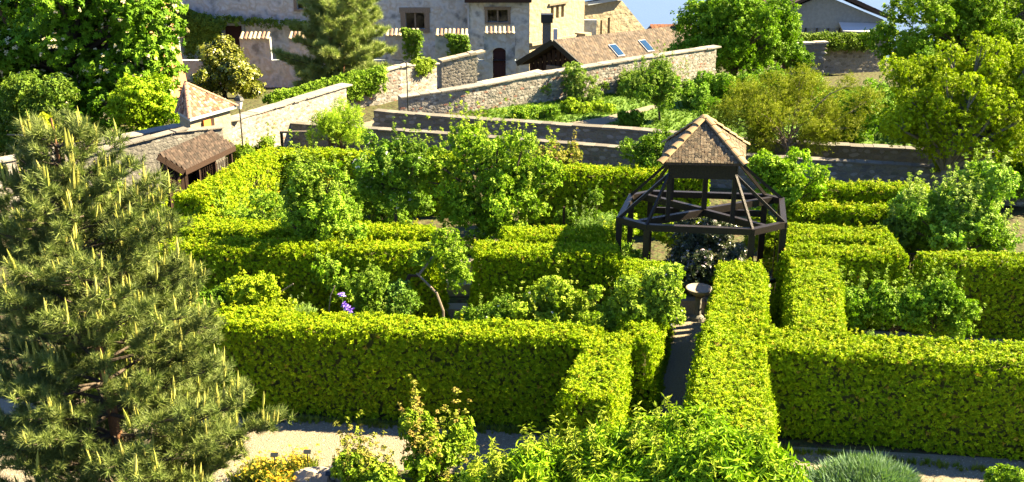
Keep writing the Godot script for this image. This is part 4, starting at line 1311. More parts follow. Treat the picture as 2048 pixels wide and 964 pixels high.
func garden_buildings() -> void:
	rng.seed = 505
	# lean-to shed
	var t := thing("garden_shed", "small open brown wooden shed with a mono pitch shingle roof", "shed", Vector3(-9.6, 0, -30.4))
	var bl := Vector3(-9.98, 2.48, -28.7)
	var br := Vector3(-9.24, 2.48, -31.49)
	var fl := Vector3(-9.43, 1.9, -29.15)
	var fr := Vector3(-8.69, 1.9, -31.94)
	var st := begin()
	prism(st, [fl + Vector3(0, -0.09, 0), fr + Vector3(0, -0.09, 0), br + Vector3(0, -0.09, 0), bl + Vector3(0, -0.09, 0)], [fl, fr, br, bl])
	var roof := put(t, "roof", done(st), M.old_wood)
	tile_field(roof, "shingles", fl, fr, br, bl, 0.11, 0.085, [Color(0.03, 0.021, 0.016), Color(0.042, 0.029, 0.022), Color(0.024, 0.018, 0.014), Color(0.05, 0.036, 0.027)], 0.015)
	put(roof, "fascia", bar_mesh(fl + Vector3(0.03, -0.07, 0), fr + Vector3(0.03, -0.07, 0), 0.04, 0.16), M.old_wood)
	put(roof, "fascia", bar_mesh(bl + Vector3(0, -0.07, 0.03), fl + Vector3(0, -0.07, 0.03), 0.04, 0.16), M.old_wood)
	for q: float in [0.04, 0.3, 0.62, 0.96]:
		var p := fl.lerp(fr, q)
		put(t, "post", box_mesh(Vector3(0.1, p.y - 0.1, 0.1)), M.old_wood, Transform3D(Basis.IDENTITY, Vector3(p.x - 0.08, (p.y - 0.1) * 0.5, p.z)))
	var pb := bl.lerp(br, 0.05)
	put(t, "post", box_mesh(Vector3(0.1, 2.3, 0.1)), M.old_wood, Transform3D(Basis.IDENTITY, Vector3(pb.x + 0.1, 1.15, pb.z)))
	st = begin()
	bar(st, Vector3(bl.x + 0.02, 1.15, bl.z - 0.1), Vector3(br.x + 0.02, 1.15, br.z), 0.05, 2.3)
	put(t, "back_wall", done(st), M.old_wood)
	for k in 6:
		var p := bl.lerp(fl, (k + 0.5) / 6.0)
		put(t, "plank", box_mesh(Vector3(0.09, p.y - 0.12, 0.03)), M.old_wood, Transform3D(Basis(Vector3.UP, 0.68), Vector3(p.x + 0.06, (p.y - 0.12) * 0.5, p.z - 0.12)))
	for k in 7:
		var p := fl.lerp(fr, 0.32 + 0.043 * k)
		put(t, "plank", box_mesh(Vector3(0.03, 1.7, 0.12)), M.old_wood, Transform3D(Basis(Vector3.UP, 0.38), Vector3(p.x - 0.1, 0.85, p.z)))
	for k in 7:
		var p := fl.lerp(fr, 0.64 + 0.043 * k)
		put(t, "plank", box_mesh(Vector3(0.03, 1.6, 0.12)), M.grey_wood, Transform3D(Basis(Vector3.UP, 0.38), Vector3(p.x - 0.1, 0.8, p.z)))

	# square kiosk with a tiled pyramid roof, set into the lane wall
	t = thing("tiled_kiosk", "small white walled kiosk with a pinkish tiled pyramid roof in the lane wall", "kiosk", Vector3(-10.5, 0, -34.4))
	var ev := [Vector3(-11.05, 2.55, -34.1), Vector3(-10.3, 2.55, -32.95), Vector3(-9.3, 2.55, -34.9), Vector3(-10.6, 2.55, -35.7)]
	var apex := Vector3(-10.75, 3.42, -34.35)
	st = begin()
	for k in 4:
		tri(st, ev[k], apex, ev[(k + 1) % 4])
		quad(st, ev[k] + Vector3(0, -0.1, 0), ev[(k + 1) % 4] + Vector3(0, -0.1, 0), ev[(k + 1) % 4], ev[k])
		tri(st, ev[k] + Vector3(0, -0.1, 0), ev[(k + 1) % 4] + Vector3(0, -0.1, 0), apex + Vector3(0, -0.1, 0))
	roof = put(t, "roof", done(st), M.zinc)
	for k in 4:
		tile_field(roof, "roof_tiles", ev[k].lerp(apex, 0.02), ev[(k + 1) % 4].lerp(apex, 0.02), apex + (ev[(k + 1) % 4] - apex) * 0.03, apex + (ev[k] - apex) * 0.03, 0.12, 0.10, [Color(0.17, 0.085, 0.048), Color(0.13, 0.062, 0.036), Color(0.22, 0.14, 0.088), Color(0.09, 0.048, 0.03), Color(0.26, 0.185, 0.13)], 0.015)
	for k in 4:
		var e: Vector3 = ev[k]
		var d := apex - e
		var u := d.normalized()
		var x := u.cross(Vector3.UP).normalized()
		for i in 7:
			put(roof, "hip_tile", S.curved_tile, M.kiosk_hip, Transform3D(Basis(x, x.cross(u), -u) * Basis.from_scale(Vector3(0.15, 0.12, 0.3)), e + d * ((i + 0.4) / 7.0) + x.cross(u) * 0.02))
	st = begin()
	var lo := []
	var hi := []
	for k in 4:
		var p: Vector3 = ev[k].lerp(Vector3(apex.x, ev[k].y, apex.z), 0.14)
		lo.append(Vector3(p.x, 0, p.z))
		hi.append(Vector3(p.x, 2.46, p.z))
	prism(st, lo, hi)
	put(t, "wall", done(st), M.cream)
	var wu: Vector3 = (hi[2] - hi[1]).normalized()
	var wn := wu.cross(Vector3.UP)
	var wc: Vector3 = (hi[1] as Vector3).lerp(hi[2], 0.42)
	var wb := Basis(wu, Vector3.UP, wn)
	var w := put(t, "window", box_mesh(Vector3(0.52, 0.42, 0.05)), M.old_wood, Transform3D(wb, Vector3(wc.x, 2.12, wc.z) + wn * 0.02))
	put(w, "shutter", box_mesh(Vector3(0.32, 0.40, 0.06)), M.shutter, Transform3D(wb, Vector3(wc.x, 2.12, wc.z) + wn * 0.05 - wu * 0.1))


func garden_furniture() -> void:
	rng.seed = 606
	# street lamps of the lane
	var lamp := func(label: String, foot: Vector3, h: float, lantern: bool) -> void:
		var t := thing("street_lamp", label, "lamp", foot, "iron street lamps of the lane")
		var st := begin()
		tube(st, [foot, foot + Vector3(0, h * 0.3, 0), foot + Vector3(0, h, 0)], [0.045, 0.026, 0.02], 8)
		put(t, "pole", done(st), M.iron)
		if lantern:
			st = begin()
			lathe(st, foot + Vector3(0, h, 0), [Vector2(0.07, 0.0), Vector2(0.14, 0.3), Vector2(0.0, 0.3)], 6)
			put(t, "glazing", done(st), M.white)
			st = begin()
			lathe(st, foot + Vector3(0, h + 0.3, 0), [Vector2(0.19, 0.0), Vector2(0.14, 0.1), Vector2(0.04, 0.16), Vector2(0.0, 0.22)], 6)
			put(t, "lamp_hood", done(st), M.iron)
		else:
			st = begin()
			tube(st, [foot + Vector3(0, h, 0), foot + Vector3(-0.15, h + 0.12, 0.02), foot + Vector3(-0.55, h + 0.14, 0.05)], [0.028, 0.026, 0.02], 6)
			put(t, "arm", done(st), M.iron)
	lamp.call("iron street lamp with a pale lantern beside the tiled kiosk", Vector3(-9.3, 0, -35.3), 2.35, true)
	lamp.call("slim tall lamp pole before the sunlit orchard wall", Vector3(-4.2, 0.2, -41.75), 2.6, false)
	lamp.call("dark lamp post with a bent arm behind the big pine", Vector3(-14.0, 0, -29.6), 2.7, false)
	var t := thing("white_planter", "white tapered planter behind the wall at the picture's edge", "planter", Vector3(-15.9, 1.2, -30.8))
	var st := begin()
	lathe(st, Vector3(-16.2, 1.95, -31.2), [Vector2(0.0, 0), Vector2(0.13, 0.0), Vector2(0.19, 0.42), Vector2(0.16, 0.42), Vector2(0.15, 0.36), Vector2(0.0, 0.36)], 12)
	put(t, "pot", done(st), M.white)
	put(t, "pedestal", box_mesh(Vector3(0.34, 1.95, 0.34)), M.masonry, Transform3D(Basis.IDENTITY, Vector3(-16.2, 0.97, -31.2)))

	# stone steps through the second hedge
	t = thing("stone_steps", "pale stone steps rising through the gap in the middle hedges", "steps", Vector3(-1.25, 0, -24))
	for k in 3:
		var top := 0.28 + 0.27 * k
		put(t, "step", box_mesh(Vector3(0.74, top, 0.36)), M.basin, Transform3D(Basis.IDENTITY, Vector3(-1.3 + 0.05 * k, top * 0.5 + 0.003, -22.95 - k * 0.86)))
		put(t, "landing", box_mesh(Vector3(0.70, top - 0.03, 0.5)), M.soil, Transform3D(Basis.IDENTITY, Vector3(-1.3 + 0.05 * k, top * 0.5 - 0.012, -23.38 - k * 0.86)))

	# rose arch made of bent branches
	t = thing("rose_arch", "bent branch arch overgrown with climbing leaves beside the steps", "arch", Vector3(-1.9, 0, -21.3))
	st = begin()
	tube(st, [Vector3(-1.52, 0, -21.35), Vector3(-1.52, 0.85, -21.35), Vector3(-1.66, 1.25, -21.4), Vector3(-1.95, 1.55, -21.45), Vector3(-2.1, 1.68, -21.5)], [0.032, 0.03, 0.028, 0.026, 0.02], 6)
	put(t, "branch", done(st), M.pale_bark)
	st = begin()
	tube(st, [Vector3(-2.06, 1.62, -21.5), Vector3(-1.8, 1.95, -21.6), Vector3(-1.62, 2.15, -21.65)], [0.03, 0.026, 0.02], 6)
	put(t, "branch", done(st), M.pale_bark)
	st = begin()
	tube(st, [Vector3(-2.06, 1.62, -21.5), Vector3(-2.25, 1.62, -21.5), Vector3(-2.45, 1.2, -21.45), Vector3(-2.5, 0, -21.4)], [0.03, 0.05, 0.04, 0.04], 6)
	put(t, "branch", done(st), M.old_wood)
	var s := Spray.new()
	lobed(s, [[Vector3(-1.45, 2.05, -21.8), 0.34], [Vector3(-1.3, 1.7, -21.9), 0.3], [Vector3(-1.2, 1.35, -21.9), 0.26], [Vector3(-1.5, 2.4, -21.8), 0.2], [Vector3(-2.0, 1.95, -21.7), 0.2]], 620, 0.12, Color(0.09, 0.15, 0.012), Color(0.16, 0.23, 0.02))
	lobed(s, [[Vector3(-2.55, 1.3, -21.3), 0.27], [Vector3(-2.55, 0.9, -21.2), 0.3], [Vector3(-2.5, 0.5, -21.1), 0.32], [Vector3(-2.3, 0.25, -21.1), 0.28]], 620, 0.12, Color(0.08, 0.15, 0.03), Color(0.14, 0.23, 0.05))
	spray(t, "foliage", S.ovate, M.leaf, s)

	# slatted gate at the end of the gap on the right
	t = thing("slatted_gate", "low dark slatted gate in the gap between the squared hedges", "gate", Vector3(10.0, 0, -25.0))
	for k in 8:
		put(t, "slat", box_mesh(Vector3(0.045, 0.62, 0.03)), M.timber, Transform3D(Basis.IDENTITY, Vector3(9.28 + k * 0.075, 0.95, -23.9)))
	for y: float in [0.66, 1.22]:
		put(t, "rail", box_mesh(Vector3(0.66, 0.06, 0.05)), M.timber, Transform3D(Basis.IDENTITY, Vector3(9.54, y, -23.95)))
	for x: float in [9.22, 9.88]:
		put(t, "post", box_mesh(Vector3(0.08, 1.35, 0.08)), M.timber, Transform3D(Basis.IDENTITY, Vector3(x, 0.675, -23.96)))

	# low timber trellis before the mossy wall
	t = thing("timber_trellis", "dark low timber frame against the mossy wall behind the far hedge", "trellis", Vector3(-6.8, 0, -35.6))
	for x: float in [-8.0, -7.0, -6.0]:
		put(t, "post", box_mesh(Vector3(0.09, 1.5, 0.09)), M.timber, Transform3D(Basis.IDENTITY, Vector3(x, 0.75, -35.6)))
	put(t, "rail", box_mesh(Vector3(1.1, 0.07, 0.09)), M.grey_wood, Transform3D(Basis.IDENTITY, Vector3(-7.5, 1.48, -35.56)))
	put(t, "rail", box_mesh(Vector3(2.2, 0.07, 0.07)), M.timber, Transform3D(Basis.IDENTITY, Vector3(-7.0, 0.75, -35.54)))

	# bent pale hoop and cane in the iris bed
	t = thing("bent_cane", "pale bent cane standing in the iris bed", "cane", Vector3(-3.9, 0, -20.9))
	st = begin()
	tube(st, [Vector3(-3.95, 0, -20.9), Vector3(-3.95, 1.1, -20.9), Vector3(-3.9, 1.4, -20.9), Vector3(-3.8, 1.62, -20.9)], [0.014, 0.014, 0.013, 0.012], 5)
	put(t, "rod", done(st), M.pale_bark)
	t = thing("leaning_stick", "bare stick leaning over the yellow green shrub", "stick", Vector3(-5.2, 1.0, -21.2))
	st = begin()
	tube(st, [Vector3(-5.6, 0.7, -21.2), Vector3(-5.05, 1.35, -21.2), Vector3(-4.75, 1.55, -21.2)], [0.022, 0.02, 0.014], 5)
	put(t, "rod", done(st), M.pale_bark)


func big_trees() -> void:
	conifer("pine_tree", "large young pine with pale upright spring shoots filling the left side", Vector3(-5.05, 0, -12.0), Vector3(-5.6, 7.15, -12.6), 2.45, {low = 0.2, c1 = Color(0.085, 0.122, 0.026), c2 = Color(0.17, 0.208, 0.052), candles = true, levels = 22, per_level = 7, size = 0.19, twigs = 12.0, tufts = 6, trunk = 0.14, taper = 0.7, bare = 0.26})
	tree("chestnut_tree", "big horse chestnut with white flower spikes in the upper left", "tree", Vector3(-18.4, 0, -43.0), Vector3(-18.0, 3.5, -43.0), Vector3(4.5, 4.0, 3.2), {trunk = 0.3, lobes = 64, part = 0.21, count = 6800, size = 0.38, extra = [[Vector3(-14.6, 2.7, -41.6), 1.3], [Vector3(-14.5, 1.5, -41.4), 1.1], [Vector3(-16.0, 1.2, -41.0), 1.2], [Vector3(-14.9, 4.2, -42.0), 1.3], [Vector3(-17.6, 0.9, -40.6), 1.2], [Vector3(-19.5, 1.0, -41.0), 1.3]], mesh = S.palmate, c1 = Color(0.045, 0.10, 0.006), c2 = Color(0.10, 0.17, 0.012), bloom = 900, bloom_size = 0.2, bloom_c = Color(0.6, 0.54, 0.32), inner = 0.2})
	tree("lime_tree", "dark tree mass behind the chestnut at the top left corner", "tree", Vector3(-26.0, -2.0, -56.0), Vector3(-26.0, 3.5, -56.0), Vector3(3.6, 4.0, 2.5), {trunk = 0.25, lobes = 22, part = 0.34, count = 2600, size = 0.45, c1 = Color(0.05, 0.10, 0.01), c2 = Color(0.09, 0.15, 0.015)})
	tree("maple_tree", "bright yellow green small tree in front of the chestnut by the lane wall", "tree", Vector3(-13.4, 0, -37.2), Vector3(-13.4, 2.15, -37.2), Vector3(1.25, 1.15, 1.0), {trunk = 0.06, count = 2200, size = 0.19, c1 = Color(0.12, 0.19, 0.008), c2 = Color(0.20, 0.26, 0.012)})
	bush("laurel_shrub", "dark glossy shrub mass behind the pine at the picture's edge", Vector3(-17.2, 0, -36.0), Vector3(2.4, 1.7, 1.2), {count = 3400, size = 0.2, c1 = Color(0.05, 0.09, 0.012), c2 = Color(0.10, 0.14, 0.02), lobes = 14})
	bush("golden_shrub", "golden shrub spilling over the lane wall behind the pine top", Vector3(-14.8, 0, -33.8), Vector3(1.0, 1.3, 0.8), {count = 1300, size = 0.16, c1 = Color(0.16, 0.19, 0.01), c2 = Color(0.26, 0.26, 0.012)})
	bush("rose_bush", "rose bush with a few red blooms between the pine and the shed", Vector3(-11.2, 0, -28.6), Vector3(1.0, 1.0, 0.8), {count = 1500, size = 0.14, c1 = Color(0.08, 0.12, 0.015), c2 = Color(0.14, 0.18, 0.03), bloom = 14, bloom_size = 0.14, bloom_c = Color(0.5, 0.05, 0.08)})
	tree("magnolia_tree", "magnolia with large glossy yellowish leaves before the castle", "tree", Vector3(-13.8, -0.3, -50.0), Vector3(-13.9, 0.75, -50.0), Vector3(1.85, 1.55, 1.4), {trunk = 0.1, lobes = 24, count = 1900, size = 0.30, mesh = S.round, mat = M.glossy_leaf, c1 = Color(0.06, 0.07, 0.008), c2 = Color(0.19, 0.18, 0.03), part = 0.24})
	conifer("castle_conifer", "grey green conifer standing against the castle wall", Vector3(-9.5, -2.2, -58.0), Vector3(-9.2, 5.0, -58.0), 3.6, {c1 = Color(0.16, 0.215, 0.05), c2 = Color(0.27, 0.32, 0.085), levels = 18, per_level = 8, size = 0.5, twigs = 5.0, tufts = 4, trunk = 0.16, taper = 0.7, bare = 0.25})
	tree("walnut_tree", "broad dark green tree with a thick trunk behind the orchard", "tree", Vector3(11.6, -0.8, -55.0), Vector3(11.7, 2.1, -55.0), Vector3(3.3, 2.2, 2.5), {trunk = 0.22, lobes = 42, part = 0.26, count = 6500, size = 0.25, c1 = Color(0.07, 0.135, 0.008), c2 = Color(0.13, 0.205, 0.015), fork = 0.5})
	tree("fig_tree", "smaller dark green tree just beyond the broad walnut", "tree", Vector3(15.0, -1.0, -57.5), Vector3(14.9, 1.0, -57.5), Vector3(1.5, 1.7, 1.5), {trunk = 0.12, lobes = 12, count = 1300, size = 0.3, c1 = Color(0.06, 0.12, 0.01), c2 = Color(0.10, 0.17, 0.015)})
	tree("ash_tree", "tall mid green tree in the upper right corner", "tree", Vector3(23.2, -1.2, -52.0), Vector3(22.7, 2.2, -52.0), Vector3(4.6, 2.9, 3.0), {trunk = 0.22, lobes = 56, part = 0.21, count = 9500, size = 0.25, c1 = Color(0.08, 0.13, 0.008), c2 = Color(0.14, 0.20, 0.012), mesh = S.ovate})
	tree("willow_tree", "pale grey green weeping tree at the far right edge", "tree", Vector3(31.5, -3.5, -66.0), Vector3(31.5, 2.5, -66.0), Vector3(3.0, 4.5, 2.5), {trunk = 0.25, lobes = 16, count = 1800, size = 0.6, mesh = S.narrow, droop = 1.2, up = 0.0, c1 = Color(0.12, 0.15, 0.05), c2 = Color(0.2, 0.22, 0.08)})
	tree("yellow_tree", "spreading yellow leaved tree with dark crooked limbs", "tree", Vector3(13.0, 0, -31.2), Vector3(14.1, 3.15, -31.9), Vector3(2.75, 1.85, 2.0), {trunk = 0.15, lobes = 120, part = 0.19, count = 15000, size = 0.125, c1 = Color(0.135, 0.185, 0.005), c2 = Color(0.235, 0.275, 0.007), fork = 0.42, inner = 0.12, bark = M.dark_masonry})
	tree("acacia_tree", "thin olive brown tree with pale forked stems above the dark wall", "tree", Vector3(9.5, 0, -34.6), Vector3(9.35, 2.45, -34.9), Vector3(2.55, 1.3, 1.4), {trunk = 0.045, stems = 3, lobes = 40, part = 0.28, count = 9000, size = 0.15, mesh = S.fine, c1 = Color(0.10, 0.12, 0.008), c2 = Color(0.17, 0.18, 0.014), fork = 0.5, bark = M.pale_bark, inner = 0.3})
	tree("plum_tree", "slender orchard tree with a forked crown on the sunny grass", "tree", Vector3(5.95, 0.5, -41.4), Vector3(5.8, 1.85, -41.6), Vector3(1.35, 0.8, 1.0), {trunk = 0.05, lobes = 16, part = 0.3, count = 1700, size = 0.17, c1 = Color(0.08, 0.14, 0.015), c2 = Color(0.14, 0.21, 0.03), shoots = 90, shoot_len = 1.3, fork = 0.5})
	tree("young_tree", "young staked tree beside the pavilion roof tip", "tree", Vector3(7.3, 0.5, -40.0), Vector3(7.35, 1.7, -40.0), Vector3(0.5, 0.6, 0.45), {trunk = 0.03, lobes = 7, count = 420, size = 0.13, c1 = Color(0.08, 0.15, 0.015), c2 = Color(0.14, 0.22, 0.03)})
	for a: Array in [["wall_pear", "espaliered leafy pear against the sunlit orchard wall", Vector3(2.7, 0.45, -45.4), Vector3(1.4, 0.75, 0.3), Color(0.08, 0.13, 0.02), Color(0.15, 0.19, 0.05)], ["wall_pear", "second leafy pear trained along the orchard wall towards the barn", Vector3(5.2, 0.4, -46.9), Vector3(1.3, 0.75, 0.3), Color(0.07, 0.12, 0.015), Color(0.13, 0.18, 0.03)], ["border_shrub", "low clipped border of bright shrubs at the foot of the orchard wall", Vector3(3.1, 0.5, -43.3), Vector3(1.2, 0.24, 0.5), Color(0.12, 0.18, 0.01), Color(0.19, 0.24, 0.015)], ["border_shrub", "low green border plants at the near end of the orchard wall", Vector3(1.1, 0.45, -42.0), Vector3(1.0, 0.2, 0.5), Color(0.09, 0.16, 0.015), Color(0.15, 0.22, 0.02)], ["box_shrub", "low round green shrub in the orchard lawn", Vector3(4.7, 0.5, -40.9), Vector3(0.55, 0.24, 0.4), Color(0.05, 0.11, 0.01), Color(0.09, 0.16, 0.015)]]:
		bush(a[0], a[1], a[2], a[3], {count = 900, size = 0.15, c1 = a[4], c2 = a[5], lobes = 9})
	for a: Array in [["orchard_bush", "leafy green bush behind the slender orchard tree", Vector3(9.0, 0.4, -44.6), Vector3(1.7, 0.7, 1.0), 1700], ["orchard_bush", "mid green bush under the broad walnut tree", Vector3(11.6, 0.3, -46.0), Vector3(1.9, 0.6, 1.0), 1700], ["orchard_bush", "shaded green thicket behind the olive brown tree", Vector3(12.5, 0.5, -39.5), Vector3(2.1, 1.1, 1.0), 2000], ["orchard_bush", "dark thicket behind the yellow tree", Vector3(16.5, 0.4, -41.0), Vector3(2.4, 1.5, 1.2), 2200], ["orchard_bush", "deep green shrub under the yellow tree's right limbs", Vector3(16.2, 0, -31.8), Vector3(1.6, 0.9, 0.9), 1300]]:
		bush(a[0], a[1], a[2], a[3], {count = a[4], size = 0.2, c1 = Color(0.06, 0.12, 0.012), c2 = Color(0.12, 0.19, 0.018), lobes = 12, group = "orchard thickets"})


